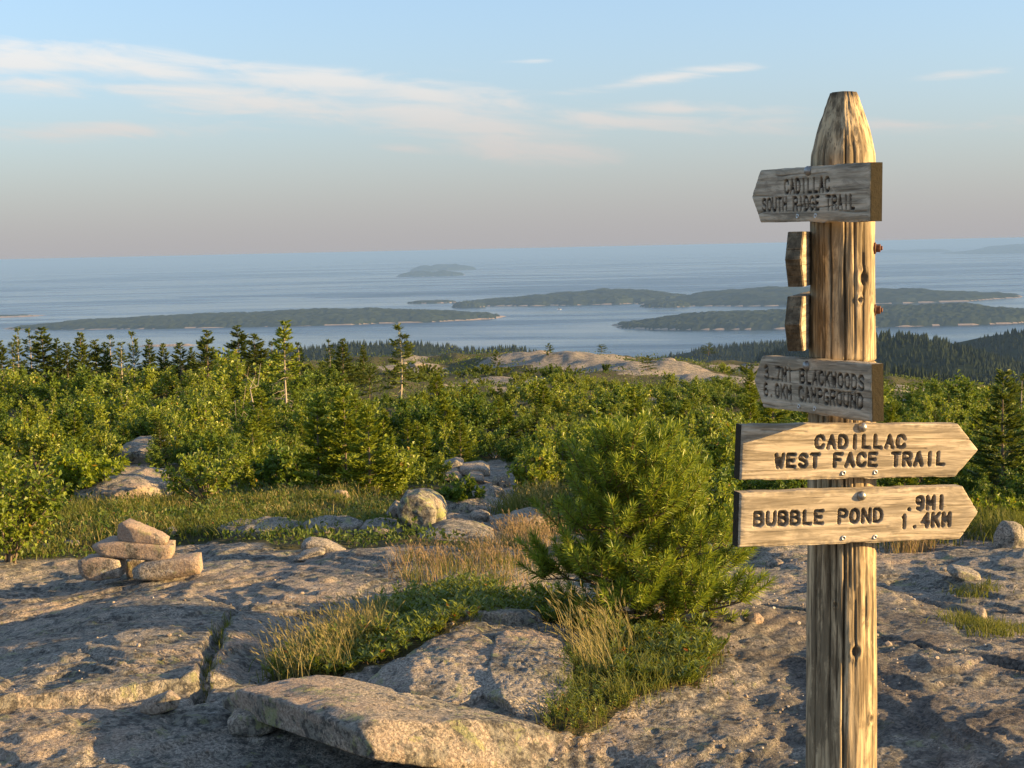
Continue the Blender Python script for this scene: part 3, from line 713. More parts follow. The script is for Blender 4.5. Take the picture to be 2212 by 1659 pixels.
def dome(r, h, sides=20, rings=5):
    t = np.linspace(0, np.pi / 2, rings + 1)[:-1]; a = np.arange(sides) * 2 * np.pi / sides
    V = np.concatenate([np.stack([np.cos(q) * r * np.cos(a), np.cos(q) * r * np.sin(a), np.full(sides, math.sin(q) * h)], 1) for q in t] + [[[0, 0, h]]])
    V = np.concatenate([np.stack([r * np.cos(a), r * np.sin(a), np.full(sides, -.004)], 1), V])
    i = np.arange(sides); j = (i + 1) % sides
    F = np.concatenate([np.stack([b * sides + i, b * sides + j, (b + 1) * sides + j, (b + 1) * sides + i], 1) for b in range(rings)])
    T = np.stack([rings * sides + i, rings * sides + j, np.full(sides, (rings + 1) * sides)], 1)
    return V, [F, T]
bolt_me = mesh_np('bolt', *dome(.0135, .011), M_STEEL)
def screw_mesh():
    sides = 14; a = np.arange(sides) * 2 * np.pi / sides; rr = [(.0068, -.002), (.0068, .0012), (.0052, .0018), (.0028, .0012), (.0022, -.0015)]
    V = np.concatenate([np.stack([r * np.cos(a), r * np.sin(a), np.full(sides, h)], 1) for r, h in rr] + [[[0, 0, -.0015]]])
    i = np.arange(sides); j = (i + 1) % sides
    F = np.concatenate([np.stack([b * sides + i, b * sides + j, (b + 1) * sides + j, (b + 1) * sides + i], 1) for b in range(4)])
    T = np.stack([4 * sides + i, 4 * sides + j, np.full(sides, 5 * sides)], 1)
    fm = np.concatenate([np.zeros(3 * sides), np.ones(sides), np.ones(sides)])
    return mesh_np('screw', V, [F, T], [M_SCREW, M_RUST], True, fm)
screw_me = screw_mesh()
def text_strokes(s, x0, x1, yc0, yc1, h, wf=.60):
    n = len(s); adv = (x1 - x0) / (n - 1 + wf); w = adv * wf; out = []
    for i, ch in enumerate(s):
        if ch == ' ': continue
        gx = x0 + i * adv; yb = yc0 + (yc1 - yc0) * (i / max(1, n - 1)) - h / 2
        for pl in GLY[ch]: out.append(np.array([(gx + px_ * w, yb + py_ * h) for px_, py_ in pl]))
    return out
def board(ang, left, right, tip, texts, bolt, screws, label, th=.040, H=.15, tipd=.062, zoff=0.0, dents=None, notch=None):
    """ang: direction the face looks, degrees from 'toward the camera', positive to the right; left/right: pixels of the centre line's ends"""
    n = np.array([math.sin(R(ang)), -math.cos(R(ang)), 0.])
    zc = P((left[0] + right[0]) / 2, (left[1] + right[1]) / 2, POST_Y - .05)[2]
    ax = post_axis(zc); c = ax + n * (float(post_radius(zc)) * .985 + th)
    def hit(px, py):
        d = ray(px, py); o = np.array([0, 0, CAM_Z]); t = ((c - o) @ n) / (d @ n); return o + d * t
    A, B = hit(*left), hit(*right); L = float(np.linalg.norm(B - A)); ex = (B - A) / L; ey = np.cross(n, ex)
    loc = lambda px, py: (float((hit(px, py) - A) @ ex), float((hit(px, py) - A) @ ey))
    ez = n
    Mx = Matrix(((ex[0], ey[0], ez[0], A[0] - SPO[0]), (ex[1], ey[1], ez[1], A[1] - SPO[1]), (ex[2], ey[2], ez[2], A[2] - SPO[2]), (0, 0, 0, 1)))
    nu, nv = int(L / .0019), int(H / .0019)
    v = np.linspace(-H / 2, H / 2, nv); s = np.linspace(0, 1, nu); S, Vv = np.meshgrid(s, v)
    td = np.abs(Vv) / (H / 2) * tipd
    rng = np.random.default_rng(int(abs(ang) * 10 + L * 1e4))
    wob_t = .0022 * fbm2(s * 9 + ang, s * 0 + 3.3, 4, 2); wob_b = .0022 * fbm2(s * 9 + ang, s * 0 + 8.3, 4, 3)
    if tip == 'right': X = S * (L - td)
    else: X = td + S * (L - td)
    Yv = Vv + np.where(Vv > 0, wob_t[None], wob_b[None]) * (np.abs(Vv) / (H / 2)) ** 3
    strokes = []
    for (txt, p0, p1, hp) in texts:
        a0, a1 = loc(*p0), loc(*p1); hh = hp * .86 / PXF * ((hit(*p0)[1] + hit(*p1)[1]) / 2)
        strokes += text_strokes(txt, a0[0], a1[0], a0[1], a1[1], hh, .60 if ang > 0 else .66)
    Zr = np.zeros_like(X); car = np.zeros_like(X)
    for pl in strokes:
        sw = (.0050 if ang > 0 else .0043) * rng.uniform(.92, 1.1)
        lo, hi = pl.min(0) - .012, pl.max(0) + .012; m = (X > lo[0]) & (X < hi[0]) & (Yv > lo[1]) & (Yv < hi[1])
        if not m.any(): continue
        d = seg_dist(X[m], Yv[m], pl) + .0006 * fbm2(X[m] * 160, Yv[m] * 160, 2, 4)
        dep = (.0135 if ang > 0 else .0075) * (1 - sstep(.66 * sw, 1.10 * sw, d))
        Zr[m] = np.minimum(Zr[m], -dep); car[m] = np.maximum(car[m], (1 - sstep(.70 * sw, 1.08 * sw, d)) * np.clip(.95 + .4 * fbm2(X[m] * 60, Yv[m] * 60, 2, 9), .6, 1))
    # relief of the grain, rounded arrises, a few checks along the grain
    ed = np.minimum(np.minimum(Yv - (-H / 2), H / 2 - Yv), np.minimum(X - (td if tip == 'left' else 0), (L if tip == 'left' else L - td) - X))
    Zr = Zr - .004 * (1 - np.clip(ed / .006, 0, 1)) ** 2 - .0016 * (1 - sstep(0, .02, ed)) * (1 + fbm2(X * 40, Yv * 40, 2, 7))
    Zr = Zr + .0007 * fbm2(X * 8, Yv * 130 + 3 * fbm2(X * 4, Yv * 6, 2, 2), 3, 6) + .0015 * fbm2(X * 5, Yv * 9, 2, 8)
    for k in range(6):
        y0 = rng.uniform(-H * .45, H * .45); x0 = rng.uniform(0, L); l = rng.uniform(.08, .3)
        d = np.abs(Yv - y0 - .006 * fbm2(X * 7, X * 0 + k, 2, 3) - (X - x0) * rng.uniform(-.05, .05)); kk = (1 - sstep(.0008, .0026, d)) * (1 - sstep(l * .4, l * .5, np.abs(X - x0)))
        Zr = Zr - .003 * kk; car = np.maximum(car, .45 * kk)
    X2, Y2 = X.ravel(), Yv.ravel(); nfr = len(X2)
    front = np.stack([X2, Y2, Zr.ravel()], 1); idx = np.arange(nfr).reshape(nv, nu)
    F = np.stack([idx[:-1, :-1], idx[:-1, 1:], idx[1:, 1:], idx[1:, :-1]], -1).reshape(-1, 4)
    loop = np.concatenate([idx[0, :-1], idx[:-1, -1], idx[-1, :0:-1], idx[:0:-1, 0]]); m_ = len(loop)
    side1 = front[loop] * [1, 1, 0] + np.array([0, 0, -.005]); back = front[loop] * [1, 1, 0] + np.array([0, 0, -th])
    V = np.concatenate([front, side1, back]); i = np.arange(m_); j = (i + 1) % m_
    S1 = np.stack([loop[j], loop[i], nfr + i, nfr + j], 1); S2 = np.stack([nfr + j, nfr + i, nfr + m_ + i, nfr + m_ + j], 1)
    # back as a strip between the lower and upper edge
    lb = nu - 1; top0 = lb + (nv - 1)
    bi = np.arange(nu - 1); low = nfr + m_ + bi; low1 = nfr + m_ + (bi + 1) % m_
    up = nfr + m_ + (top0 + (nu - 1) - bi) % m_; up1 = nfr + m_ + (top0 + (nu - 1) - bi - 1) % m_
    BK = np.stack([low, up, up1, low1], 1)
    ends = np.zeros(m_); ends[lb:top0] = 1; ends[top0 + nu - 1:] = 1          # the two end faces
    fm = np.concatenate([np.zeros(len(F)), ends, ends, np.zeros(len(BK))])
    carv = np.concatenate([car.ravel() * (.62 if ang > 0 else 1.0), np.zeros(2 * m_)])  # letter colour mixes old paint with painted-in groove shade, fuller on shaded boards
    me = mesh_np('sign_board', V, [np.concatenate([F, S1, S2, BK])], [M_BOARD, M_END], True, fm, {'carve': carv})
    me.polygons.foreach_set('use_smooth', np.concatenate([np.ones(len(F), bool), np.zeros(len(S1) + len(S2) + len(BK), bool)]))
    o = link('sign_board', me, signpost); o.matrix_local = Mx; o['label'] = label
    for me_, nm, pts in ((bolt_me, 'bolt', bolt), (screw_me, 'screw', screws)):
        for p in pts:
            q = loc(*p); b = link(nm, me_, o); b.location = (q[0], q[1], .0005)
    return o
board(16, (1601, 978), (2115, 972), 'right', [('CADILLAC', (1763, 955), (1953, 954), 30), ('WEST FACE TRAIL', (1676, 996), (2039, 991), 31)], [(1863, 923)], [(1822, 1022), (1891, 1020)],
      'sunlit arrow board carved CADILLAC WEST FACE TRAIL', tipd=.07)
board(16, (1597, 1124), (2115, 1106), 'right', [('BUBBLE POND', (1631, 1122), (1904, 1113), 32), ('.9MI', (1957, 1088), (2040, 1085), 31), ('1.4KM', (1946, 1127), (2051, 1122), 31)], [(1861, 1071)], [(1822, 1162), (1890, 1160)],
      'sunlit arrow board carved BUBBLE POND .9MI 1.4KM', tipd=.055)
board(-70, (1622, 425), (1877, 414), 'left', [('CADILLAC', (1695, 404), (1791, 398), 33), ('SOUTH RIDGE TRAIL', (1647, 443), (1845, 436), 31)], [(1746, 369)], [(1723, 467), (1762, 466)],
      'shaded arrow board carved CADILLAC SOUTH RIDGE TRAIL', tipd=.052)
board(-70, (1627, 822), (1880, 849), 'left', [('3.7MI BLACKWOODS', (1652, 804), (1865, 828), 33), ('6.0KM CAMPGROUND', (1650, 841), (1862, 868), 33)], [(1743, 790)], [(1726, 878), (1760, 883)],
      'shaded arrow board carved 3.7MI BLACKWOODS 6.0KM CAMPGROUND', tipd=.052)
# two boards seen from their pointed ends, bolted through the post
def stub(pyc, label, seed):
    ang = R(19); d = np.array([-math.sin(ang), -math.cos(ang), 0.]); n = np.array([-math.cos(ang), math.sin(ang), 0.])
    zc = P(1712, pyc, POST_Y - .2)[2]; c = post_axis(zc) + n * (float(post_radius(zc)) * .98)
    H, th, lf, lb_, td = .15, .044, .205, .40, .055
    rng = np.random.default_rng(seed)
    prof = [(-lb_, -H / 2), (lf - td, -H / 2), (lf, 0), (lf - td, H / 2), (-lb_, H / 2)]
    a = Acc(); K = 26
    # dense outline so that edges can be worn unevenly
    pts = []
    for (p, q) in zip(prof, prof[1:] + prof[:1]):
        for t in np.linspace(0, 1, K, endpoint=False): pts.append((p[0] + (q[0] - p[0]) * t, p[1] + (q[1] - p[1]) * t))
    pts = np.array(pts); m_ = len(pts); pts = pts + rng.normal(0, .0006, pts.shape)
    lay = [(0.0, .985), (.004, 1.0), (th - .004, 1.0), (th, .985)]
    cen = np.array([-.08, 0.])
    def w(p2, dep): return c[None] + p2[:, :1] * d[None] + p2[:, 1:] * np.array([[0, 0, 1.]]) + dep * n[None] - SPO[None]
    V = np.concatenate([w(cen + (pts - cen) * s_, dep) for dep, s_ in lay]); i = np.arange(m_); j = (i + 1) % m_
    F = np.concatenate([np.stack([k * m_ + i, k * m_ + j, (k + 1) * m_ + j, (k + 1) * m_ + i], 1) for k in range(3)])
    V = np.concatenate([V, w(cen[None], 0.0), w(cen[None], th)]); c0 = len(V) - 2
    T = np.concatenate([np.stack([i, j, np.full(m_, c0)], 1)[:, ::-1], np.stack([3 * m_ + i, 3 * m_ + j, np.full(m_, c0 + 1)], 1)])
    seg = (i // K); endf = np.isin(seg, [1, 2, 4]).astype(int)
    fm = np.concatenate([endf, endf, endf, np.zeros(2 * m_)])
    # local axes for the grain: rebuild in board space
    Mx = Matrix(((d[0], 0, n[0], c[0] - SPO[0]), (d[1], 0, n[1], c[1] - SPO[1]), (d[2], 1, n[2], c[2] - SPO[2]), (0, 0, 0, 1)))
    Vl = V + SPO[None] - c[None]; Vl = np.stack([Vl @ d, Vl[:, 2], Vl @ n], 1)
    me = mesh_np('sign_board', Vl, [F, T], [M_BOARD, M_STUBEND], False, fm); o = link('sign_board', me, signpost); o.matrix_local = Mx; o['label'] = label
    # bolt end with nut on the sunny side of the post
    rr = float(post_radius(zc)); k = 6; av = np.arange(k) * np.pi / 3 + .3
    a = Acc()
    for r0, h0, h1 in ((.016, -.02, .003), (.0115, .003, .015), (.0062, .015, .020)):
        kk = 6 if r0 == .0115 else 14; av = np.arange(kk) * 2 * np.pi / kk + .3; ring = np.stack([np.cos(av), np.sin(av)], 1) * r0
        Vb = np.concatenate([np.c_[ring, np.full(kk, h0)], np.c_[ring, np.full(kk, h1)], np.c_[ring * .75, np.full(kk, h1 + .0012)]]); ii = np.arange(kk); jj = (ii + 1) % kk
        a.add(Vb, np.concatenate([np.stack([ii, jj, kk + jj, kk + ii], 1), np.stack([kk + ii, kk + jj, 2 * kk + jj, 2 * kk + ii], 1)])); a.add(Vb[2 * kk:], np.arange(kk)[None])
    b = link('bolt', a.mesh('bolt', M_RUST, False), o)
    p = post_axis(zc + (.025 if pyc < 600 else .03)) - n * rr; mz = -n; mxv = unit(np.cross([0, 0, 1.], mz)); myv = np.cross(mz, mxv)
    b.matrix_local = Mx.inverted() @ Matrix(((mxv[0], myv[0], mz[0], p[0] - SPO[0]), (mxv[1], myv[1], mz[1], p[1] - SPO[1]), (mxv[2], myv[2], mz[2], p[2] - SPO[2]), (0, 0, 0, 1)))
stub(561, 'upper board seen from its pointed end', 1)
stub(704, 'lower board seen from its pointed end', 2)
print('sign', time.time() - T0)

# ------------------------------------------------------------------ rocks
def hull_rock(name, pts, mat_, seed, sub=4, k=18, amp=.035, fine=.010, chips=9):
    """stone grown from the convex hull of corner points; pts in world space"""
    rng = np.random.default_rng(seed); pts = np.asarray(pts, float)
    lo, hi = pts.min(0), pts.max(0); c = (lo + hi) / 2; e = (hi - lo) / 2
    q = (pts - c) / e
    bm = bmesh.new()
    for p in q: bm.verts.new(p)
    bmesh.ops.convex_hull(bm, input=bm.verts); bm.normal_update()
    pl = {}
    for f in bm.faces:
        n = np.array(f.normal[:]); h = n @ np.array(f.verts[0].co[:])
        if h < 0: n, h = -n, -h
        if f.calc_area() > 1e-4: pl[tuple(np.round(np.r_[n, h], 2))] = (n, h)
    bm.free()
    N = [v[0] for v in pl.values()]; Hh = [max(v[1], .05) for v in pl.values()]
    for _ in range(chips):
        dv = unit(rng.normal(size=3)); N.append(dv); Hh.append(float((q @ dv).max()) * rng.uniform(.76, .94))
    N, Hh = np.array(N), np.array(Hh)
    D, F = ico(sub)
    k = k * 4.0; q_ = np.clip(D @ N.T / Hh[None], 1e-6, None); q_ = q_ / 1.0
    r = np.sum(q_ ** k, 1) ** (-1. / k)
    V = D * r[:, None] * e
    size = float(np.mean(e)); nn = unit(D / e)
    off = seed * 3.7
    V = V + nn * (amp * size * fbm3(V / size, 1.6, 3, off) + fine * size * 2 * (.45 - np.abs(fbm3(V / size, 5., 4, off + 5, .6))))[:, None]
    wn = c
    base = np.array([wn[0], wn[1], lo[2]])
    me = mesh_np(name, V + c - base, F, mat_, True); o = link(name, me); o.location = base
    return o
def front_rock(name, outline, y, depth, mat_, seed, label, cat='rock', group=None, slope=.12, bulge=.12, **kw):
    """outline: pixels of the visible front at depth y; the stone goes back by depth"""
    rng = np.random.default_rng(seed + 100); pts = []
    cen = np.mean([P(px, py, y) for px, py in outline], 0)
    for px, py in outline:
        p = P(px, py, y); pts.append(p + rng.normal(0, .004, 3)); b = p.copy(); b[1] += depth
        b[0] = cen[0] + (b[0] - cen[0]) * (1 - slope * rng.uniform(.2, 1)); b[2] = cen[2] + (b[2] - cen[2]) * (1 - slope * rng.uniform(0, .6)); pts.append(b)
        m = p.copy(); m[1] -= depth * bulge; m[0] = cen[0] + (m[0] - cen[0]) * .8; m[2] = cen[2] + (m[2] - cen[2]) * .8; pts.append(m)
    o = hull_rock(name, pts, mat_, seed, **kw); tag(o, label, cat, group); return o
def gy(px, py): return float(G(px, py)[1])
# the cairn on the left: two feet, a lintel and a pointer stone
yc = gy(300, 1258) - .02
front_rock('stone', [(168, 1212), (215, 1204), (258, 1208), (263, 1250), (200, 1257), (170, 1252)], yc, .20, M_PINK, 1, 'rounded foot stone at the shaded end of the cairn', 'stone', 'stones of the cairn', k=55, amp=.022, bulge=.03, chips=4)
front_rock('stone', [(282, 1232), (300, 1220), (345, 1212), (430, 1202), (432, 1240), (345, 1256), (285, 1255)], yc - .05, .17, M_PINK, 2, 'long foot stone with pale lichen at the sunny end of the cairn', 'stone', 'stones of the cairn', k=55, amp=.022, bulge=.03, chips=4)
front_rock('stone', [(268, 1212), (318, 1208), (322, 1250), (270, 1252)], yc + .24, .14, M_ROCK, 3, 'small stone half hidden between the cairn feet', 'stone', 'stones of the cairn')
front_rock('stone', [(196, 1174), (212, 1169), (372, 1180), (370, 1211), (352, 1213), (200, 1204)], yc + .01, .21, M_PINK, 4, 'flat lintel stone laid across the cairn feet', 'stone', 'stones of the cairn', k=55, amp=.022, bulge=.03, chips=4)
front_rock('stone', [(249, 1168), (252, 1134), (266, 1128), (350, 1161), (370, 1175), (368, 1182), (260, 1173)], yc + .03, .16, M_PINK, 5, 'wedge shaped pointer stone on top of the cairn', 'stone', 'stones of the cairn', k=55, amp=.022, bulge=.03, chips=4)
# two loose stones
y2 = gy(690, 1200)
front_rock('stone', [(650, 1170), (664, 1166), (700, 1172), (746, 1194), (744, 1200), (700, 1199), (650, 1190)], y2 + .12, .16, M_PINK, 6, 'tapered pink stone leaning behind a smaller one', 'stone', None, k=16)
front_rock('stone', [(627, 1212), (650, 1196), (685, 1189), (699, 1192), (697, 1212), (660, 1217)], y2 - .14, .14, M_PINK, 7, 'small angular stone in front of the tapered pink stone', 'stone', None, k=16)
# boulders in the middle
y3 = gy(910, 1152) + .1
front_rock('boulder', [(856, 1096), (872, 1072), (905, 1067), (930, 1078), (944, 1110), (938, 1142), (905, 1155), (868, 1148), (856, 1126)], y3, .34, M_LICHEN, 8, 'round grey boulder crusted with yellow-green lichen', 'boulder', None, sub=5, k=18, amp=.07)
front_rock('boulder', [(878, 1068), (925, 1065), (955, 1085), (966, 1110), (964, 1145), (930, 1150), (900, 1140)], y3 + .42, .35, M_LICHEN, 9, 'pale boulder tucked behind the round lichen boulder', 'boulder', None, k=9)
front_rock('boulder', [(764, 1160), (780, 1140), (830, 1136), (872, 1146), (884, 1170), (830, 1178), (780, 1176)], y3 + .02, .4, M_ROCK, 10, 'low dark boulder left of the round lichen boulder', 'boulder', None, k=10)
front_rock('boulder', [(892, 1170), (905, 1152), (960, 1142), (1020, 1150), (1072, 1168), (1066, 1184), (990, 1192), (900, 1190)], y3 - .35, .5, M_ROCK, 11, 'broad flat boulder lying in front of the round lichen boulder', 'boulder', None, sub=5, k=12)
front_rock('boulder', [(832, 1112), (850, 1090), (862, 1096), (864, 1120), (838, 1122)], y3 + .8, .3, M_ROCK, 12, 'small rock peeping out left of the lichen boulder', 'boulder')
y4 = gy(1130, 1152)
front_rock('boulder', [(1092, 1140), (1102, 1124), (1150, 1114), (1176, 1116), (1184, 1150), (1120, 1156), (1094, 1152)], y4, .5, M_ROCK, 13, 'pink-grey block behind the reddish grass by the pine', 'boulder', None, k=14)
y5 = gy(1010, 1034)
for i, (ol, lab) in enumerate([([(948, 1030), (952, 1008), (985, 996), (1000, 1004), (1002, 1030)], 'rounded rock at the shrub side of the trail rock row'), ([(990, 1030), (992, 1010), (1040, 1006), (1058, 1014), (1060, 1032)], 'long pale rock beside the stony trail'),
                               ([(930, 1036), (945, 1024), (985, 1022), (998, 1034), (985, 1040)], 'low pale rock in front of the trail rock row'), ([(1006, 1038), (1012, 1024), (1040, 1026), (1048, 1040)], 'small rock under the long pale trail rock')]):
    front_rock('rock', ol, y5 - .3 * (i > 1) + .2 * (i == 0), .5, M_PINK if i % 2 else M_ROCK, 20 + i, lab, 'rock', 'rocks beside the stony trail', k=9)
for i, (px, py, w, h, m_, lab) in enumerate([(1082, 1052, 26, 22, M_ROCK, 'small rock on the stony trail'), (1070, 1072, 22, 16, M_PINK, 'lit pinkish rock on the stony trail'), (1048, 1092, 30, 12, M_ROCK, 'flat rock on the lower stony trail'), (1035, 1122, 28, 14, M_ROCK, 'angular rock on the grey slab below the trail'),
        (58, 984, 40, 30, M_ROCK, 'grey rounded boulder at the edge of the shrubs on the far left'), (293, 972, 18, 15, M_PINK, 'pale pink boulder in front of the shrubs'), (735, 1082, 24, 17, M_ROCK, 'pale rock in the grass below the young firs'), (370, 1156, 17, 12, M_PINK, 'small block at the edge of the grass right of the cairn'),
        (430, 1145, 15, 7, M_ROCK, 'flat stone in the grass behind the cairn'), (702, 1108, 14, 7, M_ROCK, 'little pale stone in the meadow'), (2112, 1255, 0, 0, M_PINK, ''), (2190, 1182, 42, 40, M_ROCK, 'grey boulder at the right edge beyond the signs'),
        (1680, 1222, 26, 9, M_PINK, 'flat orange stone right of the pine'), (1632, 1345, 22, 14, M_PINK, 'small lit stone beside the pine foot'), (2118, 1343, 22, 20, M_PINK, 'rounded stone in the moss on the right slab'), (2040, 1232, 12, 6, M_PINK, 'little lit stone on the right slab'),
        (1130, 742, 26, 8, M_PINK, 'far pink knob on the ridge crest'), (1268, 741, 14, 9, M_ROCK, 'far boulder perched on the ridge crest'), (1443, 750, 28, 9, M_ROCK, 'far pale boulder between ridge shrubs'), (1415, 748, 7, 5, M_PINK, 'far tiny stone on the ridge crest'), (872, 778, 10, 8, M_PINK, 'far block on the pale rock slab'),
        (897, 790, 22, 6, M_PINK, 'far flat block on the pale rock slab'), (2062, 885, 14, 10, M_PINK, 'far pink boulder on the right rock patch'), (2088, 888, 13, 7, M_PINK, 'far pale boulder on the right rock patch'),
        (150, 1178, 22, 9, M_PINK, 'small flat stone by the bush on the left'), (95, 1186, 18, 8, M_ROCK, 'small grey stone under the bush on the left'), (60, 1500, 0, 0, M_ROCK, ''), (1375, 1448, 26, 8, M_PINK, 'half buried stone in the turf below the pine')]):
    if w == 0: continue
    g = G(px, py + 2)
    if g[1] > 108 or py < 760:
        dv = ray(px, py); yy = 98.; g = np.array([dv[0] / dv[1] * yy, yy, 0.]); g[2] = Gz(g[0], g[1]) - .1
    s = g[1] / PXF; rng = np.random.default_rng(40 + i); hw, hh = w * s, h * s
    pts = [(rng.uniform(.7, 1.05) * hw * math.cos(a), rng.uniform(.6, .95) * hw * math.sin(a), z * hh * rng.uniform(.75, 1.1)) for a in np.arange(0, 6.28, .8) for z in (-.3, .75, 1.4)]
    pts = np.array(pts); pts[2::3, :2] *= .62; pts += [g[0], g[1] + hw * .6, g[2]]
    o = hull_rock('rock', pts, m_, 60 + i, 4 if h > 10 else 3, 11); tag(o, lab, 'rock')
g = G(2085, 1256); yb_ = g[1]
front_rock('stone', [(2056, 1236), (2066, 1229), (2118, 1240), (2122, 1256), (2090, 1260), (2060, 1246)], yb_ + .02, .16, M_PINK, 33, 'square pink block lying on the right slab', 'stone', None, k=24)
# the big slab in front, propped up on a small stone
SL = [P(470, 1482, 5.24), P(600, 1446, 5.54), P(800, 1470, 5.44), P(1000, 1522, 5.16), P(1180, 1556, 5.02), P(1248, 1588, 4.92), P(1256, 1606, 4.85), P(1215, 1606, 4.78), P(1000, 1584, 4.61), P(800, 1564, 4.46), P(690, 1536, 4.70), P(560, 1502, 5.00)]
pts = [p.copy() for p in SL]
for p, dz in zip(SL, [.085, .07, .07, .07, .09, .12, .13, .13, .13, .12, .10, .085]):
    q = p.copy(); q[2] -= dz; cx_ = np.mean([a[:2] for a in SL], 0); q[:2] = q[:2] + (cx_ - q[:2]) * .02; pts.append(q)
o = hull_rock('rock_slab', pts, M_ROCK, 71, 6, 40, .02, .012, 5); tag(o, 'large lichen-covered granite slab propped up in the foreground', 'rock slab')
front_rock('stone', [(488, 1548), (560, 1540), (600, 1580), (560, 1592), (492, 1586)], 5.05, .14, M_ROCK, 72, 'dark stone wedged under the big slab', 'stone', None, k=14)
front_rock('stone', [(300, 1522), (362, 1498), (388, 1510), (380, 1536), (330, 1545), (302, 1540)], gy(340, 1545), .06, M_ROCK, 73, 'thin broken flake of rock below the left ledge', 'stone', None, k=18)
# curved sheets of rock behind the slab
for i, (top, th, lab) in enumerate([([(775, 1466), (880, 1432), (965, 1390), (1060, 1378), (1112, 1390), (1100, 1420), (1096, 1448), (1060, 1480), (1010, 1506), (930, 1512), (850, 1488)], .034, 'curved upper sheet of granite behind the big slab'),
                                    ([(1075, 1385), (1150, 1376), (1205, 1390), (1238, 1430), (1236, 1480), (1180, 1512), (1080, 1524), (1040, 1500), (1080, 1450)], .045, 'rounded granite sheet beside the tall grass'),
                                    ([(905, 1332), (1000, 1312), (1110, 1322), (1180, 1340), (1090, 1350), (980, 1348)], .05, 'grey rock back showing through the leafy ground cover')]):
    pts = []
    for px, py in top:
        g = G0(px, py + 22); p = P(px, py, g[1] - .02); p[2] = Gz(p[0], p[1]) + th * .95; pts.append(p); q = p.copy(); q[2] -= th * 2.0; q[1] -= .015; pts.append(q)
    o = hull_rock('rock_slab', pts, M_ROCK, 80 + i, 6 if i < 2 else 5, 22, .035, .02); tag(o, lab, 'rock slab')
for i, (px, py, rx, ry, h, lab) in enumerate([(560, 1163, 110, 8, .09, 'low lichen-grey rock back at the edge of the meadow'), (225, 1090, 110, 13, .20, 'grey slab among the bushes behind the cairn'), (1010, 1108, 90, 12, .10, 'grey slab behind the boulders'), (710, 1152, 70, 6, .06, 'thin rock sheet left of the dark boulder'), (310, 1004, 100, 15, .30, 'pale rock slab between the shrubs on the left')]):
    g = G(px, py); s = g[1] / PXF; q = G(px, py - ry); dp = max(.25, q[1] - g[1]); rng = np.random.default_rng(90 + i)
    pts = [np.array([g[0] + rx * s * math.cos(a) * rng.uniform(.85, 1.1), g[1] + dp + dp * math.sin(a) * rng.uniform(.85, 1.1), g[2] + z + .0]) for a in np.arange(0, 6.28, .5) for z in (-.1, h * .6)]
    pts += [np.array([g[0] + rx * s * .5 * math.cos(a), g[1] + dp + dp * .5 * math.sin(a), g[2] + h]) for a in np.arange(0, 6.28, .7)]
    o = hull_rock('rock_slab', pts, M_ROCK, 95 + i, 5, 12, .08, .02); tag(o, lab, 'rock slab')
# loose gravel on the trail at the right
def scatter_gravel():
    rng = np.random.default_rng(5); D, F = ico(1); a = Acc(); n = 1500
    x = rng.uniform(.2, 2.6, n) + rng.normal(0, .1, n); y = np.exp(rng.uniform(np.log(4.0), np.log(9.0), n)); dn = fbm2(x * 1.3, y * 1.3, 3, 6)
    k = (dn > -.12) & (x < .42 * y) & ~inside(PATCH_FRONT, x, y) & ~inside(PATCH_COVER, x, y); x, y = x[k], y[k]
    x2 = rng.uniform(-2.2, .3, 260); y2_ = rng.uniform(4.3, 8.5, 260); x, y = np.r_[x, x2], np.r_[y, y2_]
    z = terr(x, y); r = .0035 + .009 * rng.random(len(x)) ** 3.5 + .008 * (rng.random(len(x)) > .985)
    for i in range(len(x)):
        s = r[i] * rng.uniform([.8, .7, .45], [1.5, 1.2, .9]); V = D * rng.uniform(.75, 1.2, (len(D), 1)) * s
        t = rng.uniform(0, 6.28); c_, s_ = math.cos(t), math.sin(t); V = np.c_[V[:, 0] * c_ - V[:, 1] * s_, V[:, 0] * s_ + V[:, 1] * c_, V[:, 2]]
        a.add(V + [x[i], y[i], z[i] + s[2] * .45], F)
    m_, b, pr, out = mat('gravel_stones'); isl = b.n('ShaderNodeNewGeometry').outputs['Random Per Island']
    b.put(pr.inputs['Base Color'], b.ramp(isl, [(0, (.12, .10, .085)), (.5, (.26, .21, .165)), (.85, (.40, .33, .26)), (1, (.6, .55, .48))])); pr.inputs['Roughness'].default_value = .85
    o = link('gravel', a.mesh('gravel', m_, False)); tag(o, 'loose pebbles scattered over the trail rock', None, None, 'stuff')
scatter_gravel()
print('rocks', time.time() - T0)
